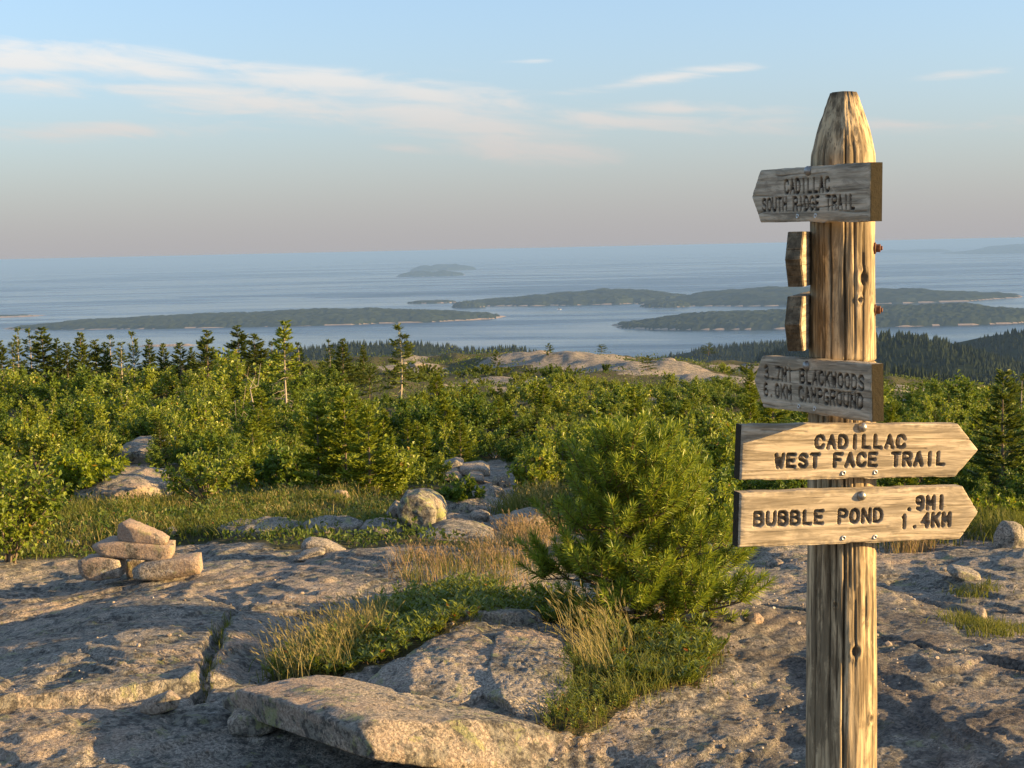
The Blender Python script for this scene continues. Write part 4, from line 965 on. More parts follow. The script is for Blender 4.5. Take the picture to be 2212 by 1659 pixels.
#@@PART3
# ------------------------------------------------------------------ plants
def leaves(Pp, D, N, L, Wd, fold=.18):
    """kite leaves folded along the midrib: 4 vertices, 2 triangles each"""
    D = unit(D); S = unit(np.cross(N, D)); N2 = np.cross(D, S); n = len(Pp)
    L = np.broadcast_to(L, (n,))[:, None]; Wd = np.broadcast_to(Wd, (n,))[:, None]
    a = Pp; b = Pp + D * L * .48 + S * Wd * .5 + N2 * Wd * fold; c = Pp + D * L - N2 * L * .08; d = Pp + D * L * .48 - S * Wd * .5 + N2 * Wd * fold
    V = np.stack([a, b, c, d], 1).reshape(-1, 3); i = (np.arange(n) * 4)[:, None]
    return V, np.concatenate([i + np.array([[0, 1, 2]]), i + np.array([[0, 2, 3]])])
def rnd_dirs(rng, n, up=0.): return unit(rng.normal(size=(n, 3)) + [0, 0, up])
def make_shrub(seed, H=1.0, Rr=.7, nst=9, ntw=120, nl=9, ll=.05, lw=.032, airy=0., round_=1.0, mat_leaf=None, mat_stem=None, lean=0., stem_r=.012, tw=.22):
    """returns (stem mesh, crown mesh): arching stems, twigs on them, leaves on the twigs"""
    rng = np.random.default_rng(seed); st = Acc(); tips = []; 
    for i in range(nst):
        az_ = rng.uniform(0, 6.283); out = Rr * rng.uniform(.25, 1.0) ** .7; hh = H * (rng.uniform(.75, 1.0) * math.sqrt(max(.12, 1 - (out / Rr) ** 2 * .62 * round_)))
        t = np.linspace(0, 1, 7); b0 = rng.normal(0, .04 * Rr, 2)
        pts = np.stack([b0[0] + (math.cos(az_) * out + lean) * t ** 1.25, b0[1] + math.sin(az_) * out * t ** 1.25, hh * t], 1)
        pts[1:] += rng.normal(0, .02 * H, (6, 3)) * t[1:, None]
        st.add(*tube(pts, stem_r * (1 - .8 * t) * rng.uniform(.7, 1.2), 5)); tips.append(pts)
    tips = np.array(tips)
    # twigs
    k = rng.integers(0, nst, ntw); tt = rng.uniform(.22 + .2 * airy, 1.0, ntw) ** .8; f = tt * 5.999; i0 = f.astype(int); fr = (f - i0)[:, None]
    base = tips[k, i0] * (1 - fr) + tips[k, np.minimum(i0 + 1, 6)] * fr
    cen = np.array([0, 0, H * .35]); outd = unit(base - cen)
    d = unit(outd * .7 + rng.normal(0, .55, (ntw, 3)) + [0, 0, .45]); tl = (tw * H) * rng.uniform(.5, 1.15, ntw)
    for i in range(0, ntw, 2): st.add(*tube(np.stack([base[i], base[i] + d[i] * tl[i] * .5 + [0, 0, .01], base[i] + d[i] * tl[i]]), [stem_r * .3, stem_r * .2, stem_r * .1], 3))
    # leaves
    m = ntw * nl; ti = np.repeat(np.arange(ntw), nl); s = np.tile((np.arange(nl) + .6) / nl, ntw) + rng.normal(0, .05, m)
    pos = base[ti] + d[ti] * (tl[ti] * s)[:, None] + rng.normal(0, .012 * H, (m, 3))
    ld = unit(d[ti] * .5 + rng.normal(0, .65, (m, 3)) + [0, 0, -.05]); ln = unit(rng.normal(0, .55, (m, 3)) + outd[ti] * .5 + [0, 0, .6])
    V, F = leaves(pos, ld, ln, ll * rng.uniform(.65, 1.2, m), lw * rng.uniform(.7, 1.2, m))
    V[:, 2] = np.maximum(V[:, 2], .0)
    return st.mesh('stem', mat_stem or M_BARK), mesh_np('crown', V, F, mat_leaf or M_LEAFY, False)
def make_fir(seed, H=2.0, base_r=.55, levels=17, bare=.08, per=7, dens=1.0, sparse=0., dead=0, mat_leaf=None, mat_trunk=None, blade=.085, power=.85):
    """spire conifer: trunk and crown of flat branch sprays, dead twigs on a bare lower trunk"""
    rng = np.random.default_rng(seed); tr = Acc(); PV, DV, NV, LV, WV = [], [], [], [], []
    t = np.linspace(0, 1, 9); bend = rng.normal(0, .02 * H, 2)
    ax = np.stack([bend[0] * np.sin(t * 3), bend[1] * np.sin(t * 2.4), H * t], 1)
    tr.add(*tube(ax, .0135 * H * (1 - .93 * t) + .002, 7))
    at = lambda q: np.array([np.interp(q, t, ax[:, i]) for i in range(3)])
    zl = bare + (1 - bare) * (1 - np.linspace(1, 0, levels) ** 1.0) ** 1.0
    for li, q in enumerate(zl):
        prog = (q - bare) / (1 - bare)
        nb = per if prog < .85 else max(3, per - 3)
        for b in range(nb):
            if rng.random() < sparse: continue
            a = rng.uniform(0, 6.283); bl = (base_r * (1 - prog) ** power + .025 * H) * rng.uniform(.62, 1.12)
            p0 = at(min(1, q + rng.uniform(-.5, .5) / levels)); h = np.array([math.cos(a), math.sin(a), 0])
            rise = .15 + .75 * prog + rng.normal(0, .1)
            u = np.linspace(0, 1, 5); pts = p0 + h[None] * (bl * u)[:, None] + np.array([[0, 0, 1.]]) * (bl * (rise * u * .6 - .28 * u * (1 - prog) + .22 * u ** 3))[:, None]
            tr.add(*tube(pts, .0035 * H * (1 - .85 * u) * (.4 + .6 * (1 - prog)), 3))
            n = max(9, int(bl / H * 190 * dens)); uu = rng.uniform(.12, 1.0, n) ** .8
            pp = np.stack([np.interp(uu, u, pts[:, i]) for i in range(3)], 1); bd = unit(pts[-1] - pts[0]); sd = unit(np.cross(bd, [0, 0, 1.])) * np.where(rng.random(n) < .5, 1, -1)[:, None]
            dd = unit(bd[None] * rng.uniform(.5, 1.1, n)[:, None] + sd * rng.uniform(.25, 1.0, n)[:, None] + rng.normal(0, .22, (n, 3)) + [0, 0, .12])
            PV.append(pp); DV.append(dd); NV.append(rng.normal(0, .7, (n, 3)) + [0, 0, .9]); LV.append(blade * H * .72 * rng.uniform(.6, 1.3, n) * (.65 + .5 * (1 - uu))); WV.append(blade * H * .20 * rng.uniform(.7, 1.3, n))
    top = 14; PV.append(np.stack([at(x) for x in rng.uniform(.9, 1, top)])); DV.append(rng.normal(0, .45, (top, 3)) + [0, 0, 1]); NV.append(rng.normal(size=(top, 3))); LV.append(np.full(top, blade * H * .55)); WV.append(np.full(top, blade * H * .18))
    for k in range(dead):
        q = rng.uniform(.12, max(.2, bare)); p0 = at(q); a = rng.uniform(0, 6.283); l = base_r * rng.uniform(.4, 1.1)
        pts = p0 + np.outer(np.linspace(0, 1, 4), [math.cos(a) * l, math.sin(a) * l, l * rng.uniform(-.35, .25)]) + np.r_[[[0, 0, 0]], rng.normal(0, .03 * l, (3, 3))]
        tr.add(*tube(pts, [.0032 * H, .0024 * H, .0016 * H, .0008 * H], 4))
        for j in range(3): tr.add(*tube(np.stack([pts[1 + j % 2], pts[2] + rng.normal(0, .25 * l, 3)]), [.0012 * H, .0006 * H], 3))
    V, F = leaves(np.concatenate(PV), np.concatenate(DV), np.concatenate(NV), np.concatenate(LV), np.concatenate(WV), .1)
    return tr.mesh('trunk', mat_trunk or M_BARK), mesh_np('crown', V, F, mat_leaf or M_FIR, False)
def plant(name, meshes, loc, rz, scale, label, cat, group=None, parts=('stem', 'crown')):
    r = empty(name, tuple(loc), (0, 0, rz), scale); tag(r, label, cat, group)
    for nm, me in zip(parts, meshes): link(nm, me, r)
    return r
TAKEN = []    # (x, y, radius) of plants placed by hand
def at_px(px, pbase, ptop_, sink=.02):
    g = G(px, pbase); d = g[1]; h = (pbase - ptop_) / PXF * d * 1.01
    return np.array([g[0], g[1], g[2] - sink]), h
# --- young pine in front of the post: long shoots set all round with needles
def build_pine():
    rng = np.random.default_rng(77); base = G(1402, 1352); d0 = base[1]; s = d0 / PXF
    root = empty('pine_tree', (base[0], base[1], base[2] - .02)); tag(root, 'bushy young pine with long green shoots growing beside the signpost', 'pine tree')
    Hh = (1352 - 940) * s
    prof_h = np.array([-.14, 0., .08, .18, .30, .40, .48, .62, .75, .86, .95, 1.02]); wl = np.array([90, 190, 245, 262, 262, 258, 225, 200, 180, 145, 95, 34]) * s * 1.02; wr = np.array([170, 195, 215, 235, 240, 238, 190, 160, 122, 86, 45, 16]) * s * 1.04
    st = Acc(); shoots = []
    t = np.linspace(0, 1, 10); lx = -62 * s
    trunk = np.stack([lx * t ** 1.2 + .012 * np.sin(t * 9), .015 * np.sin(t * 7), Hh * .93 * t], 1); st.add(*tube(trunk, .016 * (1 - .8 * t) + .002, 8))
    at = lambda q: np.array([np.interp(q, t, trunk[:, i]) for i in range(3)])
    def add_shoot(p, d, l): shoots.append((p, unit(d), l))
    nb = 66
    for b in range(nb):
        q = (b + rng.uniform(0, 1)) / nb * .97
        a = b * 2.4 + rng.normal(0, .25); h = np.array([math.cos(a), math.sin(a) * .9, 0]); p0 = at(q)
        zt = q + rng.uniform(-.13, .10) * (1.15 - q); zt = max(-.12, min(.98, zt + .06))
        side = wr if h[0] > 0 else wl; wid = np.interp(zt, prof_h, side); wmean = (np.interp(zt, prof_h, wl) + np.interp(zt, prof_h, wr)) / 2
        ln = abs(h[0]) * wid + (1 - abs(h[0])) * wmean * .85
        ln = max(.05, (ln - (p0[0] * np.sign(h[0])) * abs(h[0])) * rng.uniform(.72, 1.0))
        u = np.linspace(0, 1, 6); z1 = zt * Hh - p0[2]
        pts = p0 + h[None] * (ln * u)[:, None] + np.array([[0, 0, 1.]]) * (z1 * u + .10 * ln * (u ** 2 - u))[:, None]; pts[1:-1] += rng.normal(0, .012, (4, 3))
        st.add(*tube(pts, (.0075 * (1 - q) + .003) * (1 - .7 * u), 5))
        end = unit(pts[-1] - pts[-2]); up = np.array([0, 0, 1.])
        add_shoot(pts[-1], end * .75 + up * (.45 + .4 * q) + rng.normal(0, .12, 3), rng.uniform(.12, .17))
        nside = int(3 + ln / .058)
        for k in range(nside):
            v = 1 - (k + rng.uniform(0, .8)) / nside * .78; pp = np.array([np.interp(v, u, pts[:, i]) for i in range(3)]); sg = 1 if k % 2 else -1
            sd = unit(np.cross(end, up)) * sg; dd = unit(end * .55 + sd * rng.uniform(.35, .95) + up * rng.uniform(.15, 1.0) + rng.normal(0, .15, 3)); l1 = rng.uniform(.05, .10) * (1.25 - .4 * v)
            st.add(*tube(np.stack([pp, pp + dd * l1]), [.0032, .0022], 4)); add_shoot(pp + dd * l1 * .55, dd + up * .45, rng.uniform(.09, .145))
            if ln > .16 and rng.random() < .25:
                d2 = unit(dd + rng.normal(0, .5, 3) + up * .3); add_shoot(pp + dd * l1 * .4, d2, rng.uniform(.07, .11))
    for k in range(7): add_shoot(at(.93 - .03 * k) , np.array([rng.normal(0, .45), rng.normal(0, .45), 1]), rng.uniform(.11, .16))
    PV, DV, LV = [], [], []; tw = Acc()
    for p, d, l in shoots:
        tw.add(*tube(np.stack([p, p + d * l * .5, p + d * l]), [.0028, .0022, .0014], 4))
        n = int(l / .115 * 86); u = (np.arange(n) + rng.random(n)) / n; e1 = unit(np.cross(d, [.3, .2, 1.])); e2 = np.cross(d, e1); ph = np.arange(n) * 2.399 + rng.normal(0, .3, n)
        rad = e1[None] * np.cos(ph)[:, None] + e2[None] * np.sin(ph)[:, None]
        sp = 1.0 - .55 * u ** 3
        PV.append(p + d[None] * (l * u)[:, None]); DV.append(unit(d[None] * (.45 + .65 * u ** 3)[:, None] + rad * sp[:, None] + rng.normal(0, .1, (n, 3)))); LV.append(rng.uniform(.038, .054, n))
    Pn, Dn, Ln = np.concatenate(PV), unit(np.concatenate(DV)), np.concatenate(LV); n = len(Pn)
    S = unit(np.cross(Dn, rng.normal(size=(n, 3)))) * .0019
    mid = Pn + Dn * (Ln * .55)[:, None]; V = np.stack([Pn - S, Pn + S, mid + S * .95, Pn + Dn * Ln[:, None] + [0, 0, -.001], mid - S * .95], 1).reshape(-1, 3); i = (np.arange(n) * 5)[:, None]
    Fq = i + np.array([[0, 1, 2, 4]]); Ft = i + np.array([[4, 2, 3]])
    link('trunk', st.mesh('trunk', M_BARK), root); link('twigs', tw.mesh('twigs', M_TWIG), root)
    link('crown', mesh_np('crown', V, [Fq, Ft], M_PINE, False), root)
    TAKEN.append((base[0], base[1], .6)); print('pine needles', n, 'shoots', len(shoots))
build_pine()

# --- shrubs and young trees placed one by one
def own_shrub(name, px, pb_, pt_, wpx, label, cat, seed, **kw):
    loc, h = at_px(px, pb_, pt_); rr = wpx / 2 / PXF * loc[1]
    me = make_shrub(seed, h, rr, **kw); TAKEN.append((loc[0], loc[1], rr * .9)); return plant(name, me, loc, 0, 1.0, label, cat)
own_shrub('birch_shrub', 25, 1212, 975, 250, 'leafy birch bush at the left edge beside the cairn', 'shrub', 201, nst=14, ntw=330, nl=9, ll=.042, lw=.03, mat_leaf=M_BIRCH)
own_shrub('leafy_shrub', 190, 1082, 962, 225, 'rounded bright yellow-green shrub behind the cairn', 'shrub', 202, nst=14, ntw=330, nl=10, ll=.06, lw=.04, mat_leaf=M_YELLOW)
own_shrub('birch_shrub', 447, 1092, 957, 215, 'airy birch shrub with bare stems showing above the meadow', 'shrub', 203, nst=15, ntw=190, nl=9, ll=.05, lw=.034, airy=.8, mat_leaf=M_BIRCH)
own_shrub('leafy_shrub', 868, 1066, 948, 150, 'leafy green shrub right of the young firs', 'shrub', 204, nst=11, ntw=240, nl=9, ll=.055, lw=.036, mat_leaf=M_BIRCH)
own_shrub('leafy_shrub', 996, 1096, 1024, 96, 'low dark round shrub in front of the trail rocks', 'shrub', 205, nst=10, ntw=170, nl=9, ll=.05, lw=.03, mat_leaf=M_LEAFY)
own_shrub('birch_shrub', 1152, 1078, 966, 84, 'slim birch sapling beside the stony trail', 'sapling', 206, nst=7, ntw=130, nl=9, ll=.05, lw=.036, round_=.6, mat_leaf=M_BIRCH)
own_shrub('birch_shrub', 1560, 1190, 1030, 150, 'thin birch shrub between the pine and the signs', 'shrub', 207, nst=9, ntw=150, nl=8, ll=.04, lw=.028, airy=.5, mat_leaf=M_BIRCH)
own_shrub('leafy_shrub', 70, 1150, 1040, 150, 'dense low shrub behind the left edge birch', 'shrub', 208, nst=12, ntw=220, nl=9, ll=.045, lw=.032, mat_leaf=M_LEAFY)
own_shrub('leafy_shrub', 600, 1066, 960, 130, 'dark leafy shrub in the shade left of the young firs', 'shrub', 209, nst=12, ntw=230, nl=9, ll=.06, lw=.04, mat_leaf=M_LEAFY)
own_shrub('leafy_shrub', 2160, 1128, 1075, 120, 'bright low shrub right of the lower board tips', 'shrub', 210, nst=12, ntw=140, nl=9, ll=.045, lw=.026, round_=.4, mat_leaf=M_YELLOW)
FIRS = [make_fir(300 + i, 2.0, [.62, .50, .78, .45][i], [17, 18, 16, 19][i], .05, 7, 1.7, power=[.9, .8, 1.1, .95][i]) for i in range(4)]
FIRS_Y = [make_fir(310 + i, 2.0, [.66, .54, .74][i], 17, .03, 8, 2.0, mat_leaf=M_FIRL) for i in range(3)]
FIRS_S = [make_fir(320 + i, 2.0, [.36, .30][i], 15, .28, 5, .9, .18, 7, mat_trunk=M_PALEBARK) for i in range(2)]
FIRS_T = make_fir(330, 2.4, .42, 14, .5, 5, 1.1, .15, 18, mat_leaf=M_FIRL, mat_trunk=M_PALEBARK)
FIRS_F = [make_fir(340 + i, 1.2, .62, 8, .22, 6, 1.5, .1, 2, blade=.10, power=.45) for i in range(2)]
def own_fir(meshes, Hm, px, pt_, pb_, label, name='fir_tree', wide=1.0, rz=None, group=None, cat='fir tree'):
    loc, h = at_px(px, pb_, pt_); k = h / Hm; TAKEN.append((loc[0], loc[1], .22 * h * wide))
    return plant(name, meshes, loc, px * .37 if rz is None else rz, (k * wide, k * wide, k), label, cat, group, ('trunk', 'crown'))
TRIO = len(TAKEN)
own_fir(FIRS_Y[1], 2.0, 690, 852, 1068, 'young fir with a pale trunk at the left of the fir trio', wide=1.0)
own_fir(FIRS_Y[0], 2.0, 748, 838, 1064, 'tallest young fir in the middle of the fir trio')
own_fir(FIRS_Y[2], 2.0, 798, 878, 1066, 'broad young fir at the right of the fir trio', wide=1.05)
TAKEN[TRIO:] = [(a, b - .5, 1.0) for a, b, c in TAKEN[TRIO:]]
own_fir(FIRS_T, 2.4, 622, 698, 918, 'tall spindly spruce with a bare pale lower trunk', 'spruce_tree', 1.0, cat='spruce tree')
own_fir(FIRS_S[0], 2.0, 864, 706, 880, 'slender spruce standing alone in front of the pale rock slab', 'spruce_tree', 1.25, cat='spruce tree')
own_fir(FIRS[2], 2.0, 2168, 800, 1065, 'dark full spruce near the right edge behind the signs', 'spruce_tree', 1.1, cat='spruce tree')
own_fir(FIRS_S[1], 2.0, 2208, 806, 960, 'thin spruce at the very right edge', 'spruce_tree', 1.2, cat='spruce tree')
own_fir(FIRS[0], 2.0, 515, 706, 830, 'broad dark spruce on the skyline, widest of the row', 'spruce_tree', 1.35, cat='spruce tree')
SKYL = [(5, 738, 820), (45, 712, 815), (66, 714, 818), (96, 711, 820), (126, 733, 820), (150, 742, 822), (176, 722, 820), (208, 736, 822), (243, 724, 818), (266, 742, 822), (290, 720, 825), (326, 736, 822), (357, 744, 822), (392, 742, 824), (455, 716, 828), (551, 724, 826), (590, 738, 826),
        (646, 742, 830), (712, 736, 806), (744, 734, 800), (786, 746, 806), (30, 740, 820), (228, 742, 824), (420, 752, 826)]
ORD = 'first second third fourth fifth sixth seventh eighth ninth tenth eleventh twelfth thirteenth fourteenth fifteenth sixteenth seventeenth eighteenth nineteenth twentieth twenty-first twenty-second twenty-third twenty-fourth'.split()
for i, (px, pt_, pb_) in enumerate(sorted(SKYL)):
    own_fir((FIRS + FIRS_S)[(i * 5 + i // 3) % 6], 2.0, px, pt_, pb_ + 16 + (i * 7) % 5 * 5, 'small skyline spruce, ' + ORD[i] + ' from the left in the row above the shrubs', 'spruce_tree', [1.0, 1.35, .85, 1.2, 1.5, .95, 1.15][i % 7], group='spruces on the skyline', cat='spruce tree')
for i, (px, pt_, pb_, w) in enumerate([(945, 800, 880, 1.2), (495, 820, 895, 1.2), (1480, 862, 965, 1.0), (1330, 1000, 1000, 1), (350, 905, 1000, 1.1), (2020, 885, 965, 1.1), (2050, 850, 930, 1.), (1960, 900, 985, 1.1), (2110, 880, 990, 1.), (1925, 868, 960, 1.1), (2075, 940, 1040, 1.1), (1985, 960, 1060, 1.0), (1160, 880, 960, 1.1), (1080, 830, 900, 1.1), (1620, 800, 880, 1.)]):
    if pt_ >= pb_: continue
    own_fir((FIRS_Y + FIRS)[i % 7], 2.0, px, pt_, pb_, ['small fir just right of the lone slender spruce', 'small fir just left of the bare leaning snag', 'small bright fir between the pine and the upper boards', '', 'small fir above the airy birch shrub on the left',
        'small fir below the right end of the shaded lower board', 'small fir high on the slope right of the post', 'small fir just above the sunlit upper arrow board', 'small fir left of the big dark spruce at the right', 'small fir touching the shaded lower board end', 'small fir right of the upper sunlit arrow tip',
        'small fir hidden behind the sunlit arrow boards', 'small fir in the shrubs above the birch sapling', 'small fir below the pale ridge rocks in the centre', 'small fir just left of the shaded lower board'][i], 'fir_tree', w, group='small firs among the shrubs')
for i, (px, pt_, pb_, w) in enumerate([(798, 790, 862, 1.), (1185, 742, 770, 1.2), (1400, 768, 800, 1.3), (1075, 760, 795, 1.2), (1300, 744, 764, 1.5), (1530, 742, 768, 1.5)]):
    own_fir(FIRS_F[i % 2], 1.2, px, pt_, pb_, ['flat-topped wind-bent spruce left of the lone slender spruce', 'flat-topped dwarf spruce on the far ridge, ' + ORD[[0, 1, 3, 0, 2, 4][i]] + ' of five from the left'][i > 0], 'spruce_tree', w, group='dwarf spruces on the ridge' if i else None, cat='spruce tree')
# bare grey snags
def snag(pts_px, dep, r0, label):
    rng = np.random.default_rng(len(label)); y0 = gy(*pts_px[0]) + dep; w = [P(px, py, y0) for px, py in pts_px]; w[0] = w[0] - [0, 0, .2]; base = w[0].copy(); q = np.array(w) - base; a = Acc(); n = len(q)
    a.add(*tube(q, np.linspace(r0, r0 * .3, n), 6))
    for k in range(5):
        i = rng.integers(1, n); l = .25; a.add(*tube(np.stack([q[i], q[i] + rng.normal(0, l * .5, 3) + [0, 0, .08], q[i] + rng.normal(0, l, 3) + [0, 0, .12]]), [r0 * .35, r0 * .25, r0 * .1], 4))
    o = link('dead_tree', a.mesh('dead_tree', M_PALEBARK)); o.location = base; tag(o, label, 'dead tree')
snag([(557, 935), (553, 900), (545, 865), (540, 840)], 0, .03, 'bare pale snag leaning left of the spindly spruce')
snag([(470, 945), (490, 925), (515, 915), (540, 905)], .5, .022, 'fallen grey branch lying in the shrubs')
print('own plants', time.time() - T0)

# --- the belt of shrubs covering the slope
SB = [make_shrub(400 + i, 1.0, [.62, .75, .55, .68, .8, .6][i], [9, 11, 8, 10, 12, 9][i], [230, 300, 200, 270, 320, 220][i], 9, .075, .052, [.3, 0, .5, .1, 0, .3][i], mat_leaf=M_BIRCH, mat_stem=M_PALEBARK if i % 2 else M_BARK, stem_r=.014) for i in range(6)]
SG = [make_shrub(410 + i, 1.0, [.75, .85, .65, .9, .7][i], 10, 320, 9, .078, .050, 0, 1.1, mat_leaf=M_LEAFY, stem_r=.013) for i in range(5)]
SF = [make_shrub(420 + i, 1.0, [1.2, 1.4, 1.0][i], 9, 300, 9, .085, .060, 0, 1.2, mat_leaf=M_FARLEAF, stem_r=.015, tw=.12) for i in range(3)]
def belt():
    rng = np.random.default_rng(11); pl = []; cnt = {'b': 0, 'g': 0, 'y': 0, 'f': 0, 'm': 0}
    def free(x, y, r):
        for (a, b, c) in TAKEN:
            if (a - x) ** 2 + (b - y) ** 2 < (c + r * .6) ** 2: return False
        for (a, b, c) in pl:
            if (a - x) ** 2 + (b - y) ** 2 < ((c + r) * .70) ** 2: return False
        return True
    tries = 0
    N = 12000; ys = np.exp(rng.uniform(np.log(11.5), np.log(70), N)); us = rng.uniform(-.385, .40, N); xs = us * ys
    rk = rockness(xs, ys); pb_in = inside(PATCH_BACK, xs, ys); zs = terr(xs, ys); dn = fbm2(xs * .12, ys * .12, 3, 40); kind = fbm2(xs * .16 + 9, ys * .16, 2, 44)
    order = np.argsort(ys); nn_ = int((ys < 27).sum()); order = np.concatenate([order[:nn_], rng.permutation(order[nn_:])])
    for i in order:
        x, y = xs[i], ys[i]
        if rk[i] > .42 or pb_in[i]: continue
        px_ = us[i] * PXF + 1106
        if y > 38 and us[i] > -.06 and rng.random() < .4: continue                 # rock shows between the far bushes
        if (abs(us[i] + .249) < .034 or abs(us[i] + .329) < .03) and 14 < y < 21: continue   # ledges left open
        if y < 15.5 and -.32 < us[i] < .06: continue                         # meadow and clearing
        if 11 < y < 21 and abs(us[i] + .018) < .034: continue                  # the trail
        h = rng.uniform(.34, .95) * max(.45, 1 + .9 * dn[i]) * np.interp(y, [11, 16, 30, 66], [.85, 1.0, 1.0, .9])
        if dn[i] < -.25 and rng.random() < .85: continue
        if us[i] < -.1: h *= .86
        if us[i] > .16 and y < 16: h *= .75
        if us[i] > -.13 and y > 26: h *= np.interp(y, [26, 42], [.8, .5])
        if -.16 < us[i] < -.05 and 15 < y < 23: h *= .62
        r = h * .72
        if not free(x, y, r): continue
        v = rng.random()
        k = 'g' if (-.17 < us[i] < -.07 and 14 < y < 22) else 'b' if (kind[i] + rng.normal(0, .25)) > .02 else 'g'
        if y > 27: k = 'm'
        if v < .15 and cnt['y'] < 130: k = 'y'
        if k == 'm':
            if cnt[k] >= 295: continue
            h *= 1.3 if us[i] > -.12 else np.interp(y, [27, 46], [1.1, 1.85]); r = h * .8
            if not free(x, y, r): continue
        elif cnt[k] >= 290: k = 'g' if k == 'b' else 'b'
        if cnt[k] >= 295: continue
        cnt[k] += 1; pl.append((x, y, r)); zone = (' front' if y < 17 else '') + (' far left' if us[i] < -.2 else ' left of the fir trio' if us[i] < -.13 else ' between fir trio and pine' if us[i] < .05 else ' behind the pine' if us[i] < .16 else ' behind the signpost boards'); loc = (x, y, zs[i] - .03); rz = rng.uniform(0, 6.28)
        if k == 'b': plant('birch_shrub', SB[rng.integers(6)], loc, rz, (h, h, h * rng.uniform(.9, 1.2)), 'yellow-green leafy birch shrub in the thicket' + zone, 'shrub', 'birch shrubs of the thicket')
        elif k == 'm': plant('scrub_shrub', (SG + SB)[rng.integers(11)], loc, rz, (h * 1.15, h * 1.15, h), 'green scrub bush far down the slope' + zone, 'shrub', 'scrub far down the slope')
        elif k == 'g': plant('leafy_shrub', SG[rng.integers(5)], loc, rz, (h, h, h * rng.uniform(.8, 1.05)), 'darker green broadleaf shrub in the thicket' + zone, 'shrub', 'dark shrubs of the thicket')
        else:
            s = h * 1.25 / 2; plant('fir_tree', FIRS_Y[rng.integers(3)], loc, rz, (s * 1.15, s * 1.15, s), 'knee-high bushy young fir in the thicket' + zone, 'fir tree', 'young firs of the thicket', ('trunk', 'crown'))
    # low mounds on the far ridge
    N = 2500; ys = rng.uniform(62, 135, N); us = rng.uniform(-.38, .40, N); xs = us * ys; rk = rockness(xs, ys); zs = terr(xs, ys)
    for i in np.argsort(ys):
        if rk[i] > .35 or cnt['f'] >= 280: continue
        h = rng.uniform(.25, .62) * (1.2 if us[i] < 0 else 1.0); r = h * 1.25
        if not free(xs[i], ys[i], r): continue
        cnt['f'] += 1; pl.append((xs[i], ys[i], r)); plant('low_shrub', SF[rng.integers(3)], (xs[i], ys[i], zs[i] - .05), rng.uniform(0, 6.28), (h, h, h), 'low dark shrub mound on the far rocky ridge', 'shrub', 'shrub mounds on the ridge')
    print('belt', cnt)
belt()
# --- undergrowth filling the gaps between the shrubs
def undergrowth():
    rng = np.random.default_rng(21); N = 118000; ys = np.exp(rng.uniform(np.log(9.8), np.log(120), N)); us = rng.uniform(-.40, .41, N); xs = us * ys
    rk = rockness(xs, ys); k = (rk < .45) & ~((ys > 11) & (ys < 21) & (np.abs(us + .018) < .022)); xs, ys = xs[k], ys[k]; n = len(xs); zs = terr(xs, ys)
    sc = np.interp(ys, [9, 15, 30, 60, 120], [.022, .028, .042, .065, .10]) * rng.uniform(.7, 1.4, n)
    hgt = sc * rng.uniform(.3, 4.0, n) * np.clip(1 + fbm2(xs * .5, ys * .5, 2, 50) * 1.5, .3, 2.2)
    V, F = leaves(np.stack([xs, ys, zs + hgt * .6], 1), rng.normal(0, .7, (n, 3)) + [0, 0, .6], rng.normal(0, .6, (n, 3)) + [0, -.2, .7], sc * 1.5, sc * .9)
    o = link('undergrowth', mesh_np('undergrowth', V, F, M_UNDER, False)); tag(o, 'low green undergrowth between the shrubs', None, None, 'stuff')
undergrowth()
# --- grass and low leafy cover
def sample_poly(rng, pp, n):
    lo, hi = pp.min(0), pp.max(0); out = []
    while sum(map(len, out)) < n:
        q = rng.uniform(lo, hi, (n * 2, 2)); out.append(q[inside(pp, q[:, 0], q[:, 1])])
    return np.concatenate(out)[:n]
def grass(name, pts, h, mat_, label, seed, lean=(0, 0), width=.0022, heads=0., spread=.35, hvar=.35):
    rng = np.random.default_rng(seed); n = len(pts); z = terr(pts[:, 0], pts[:, 1]); base = np.c_[pts, z - .005]
    hh = h * rng.uniform(1 - hvar, 1 + hvar, n); d = rng.normal(0, spread, (n, 2)) + np.array(lean); S = unit(np.c_[rng.normal(size=(n, 2)), np.zeros(n)]) * width
    t = np.array([0, .4, .75, 1.0]); Pp = base[:, None] + np.stack([d[:, :1] * hh[:, None] * t ** 1.8, d[:, 1:] * hh[:, None] * t ** 1.8, hh[:, None] * (t - .12 * t ** 3 * np.hypot(d[:, 0], d[:, 1])[:, None])], -1)
    wd = np.array([1, .85, .55]); L_ = Pp[:, :3] - S[:, None] * wd[None, :, None]; Rr = Pp[:, :3] + S[:, None] * wd[None, :, None]
    V = np.concatenate([L_, Rr, Pp[:, 3:]], 1); m_ = 7; i = (np.arange(n) * m_)[:, None]
    Q = np.concatenate([i + np.array([[0, 3, 4, 1]]), i + np.array([[1, 4, 5, 2]])]); T = i + np.array([[2, 5, 6]])
    Vs, Fs = [V.reshape(-1, 3)], [Q, T]; off = n * m_
    if heads:
        hs = rng.random(n) < heads; p1 = Pp[hs, 3]; dr = unit(Pp[hs, 3] - Pp[hs, 2]); k = len(p1)
        for r_ in (0, 1):
            V2, F2 = leaves(p1 - dr * .012, dr + rng.normal(0, .06, (k, 3)), rng.normal(size=(k, 3)), .05 * h / .22 * rng.uniform(.7, 1.2, k), width * 2.6, 0.); Vs.append(V2); Fs.append(F2 + off); off += len(V2)
    o = link(name, mesh_np(name, np.concatenate(Vs), Fs, mat_, False)); tag(o, label, None, None, 'stuff'); return o
rg = np.random.default_rng(31)
def clumps(pp, nc, per, sd):
    c = sample_poly(rg, pp, nc); return (c[:, None] + rg.normal(0, sd, (nc, per, 2))).reshape(-1, 2)
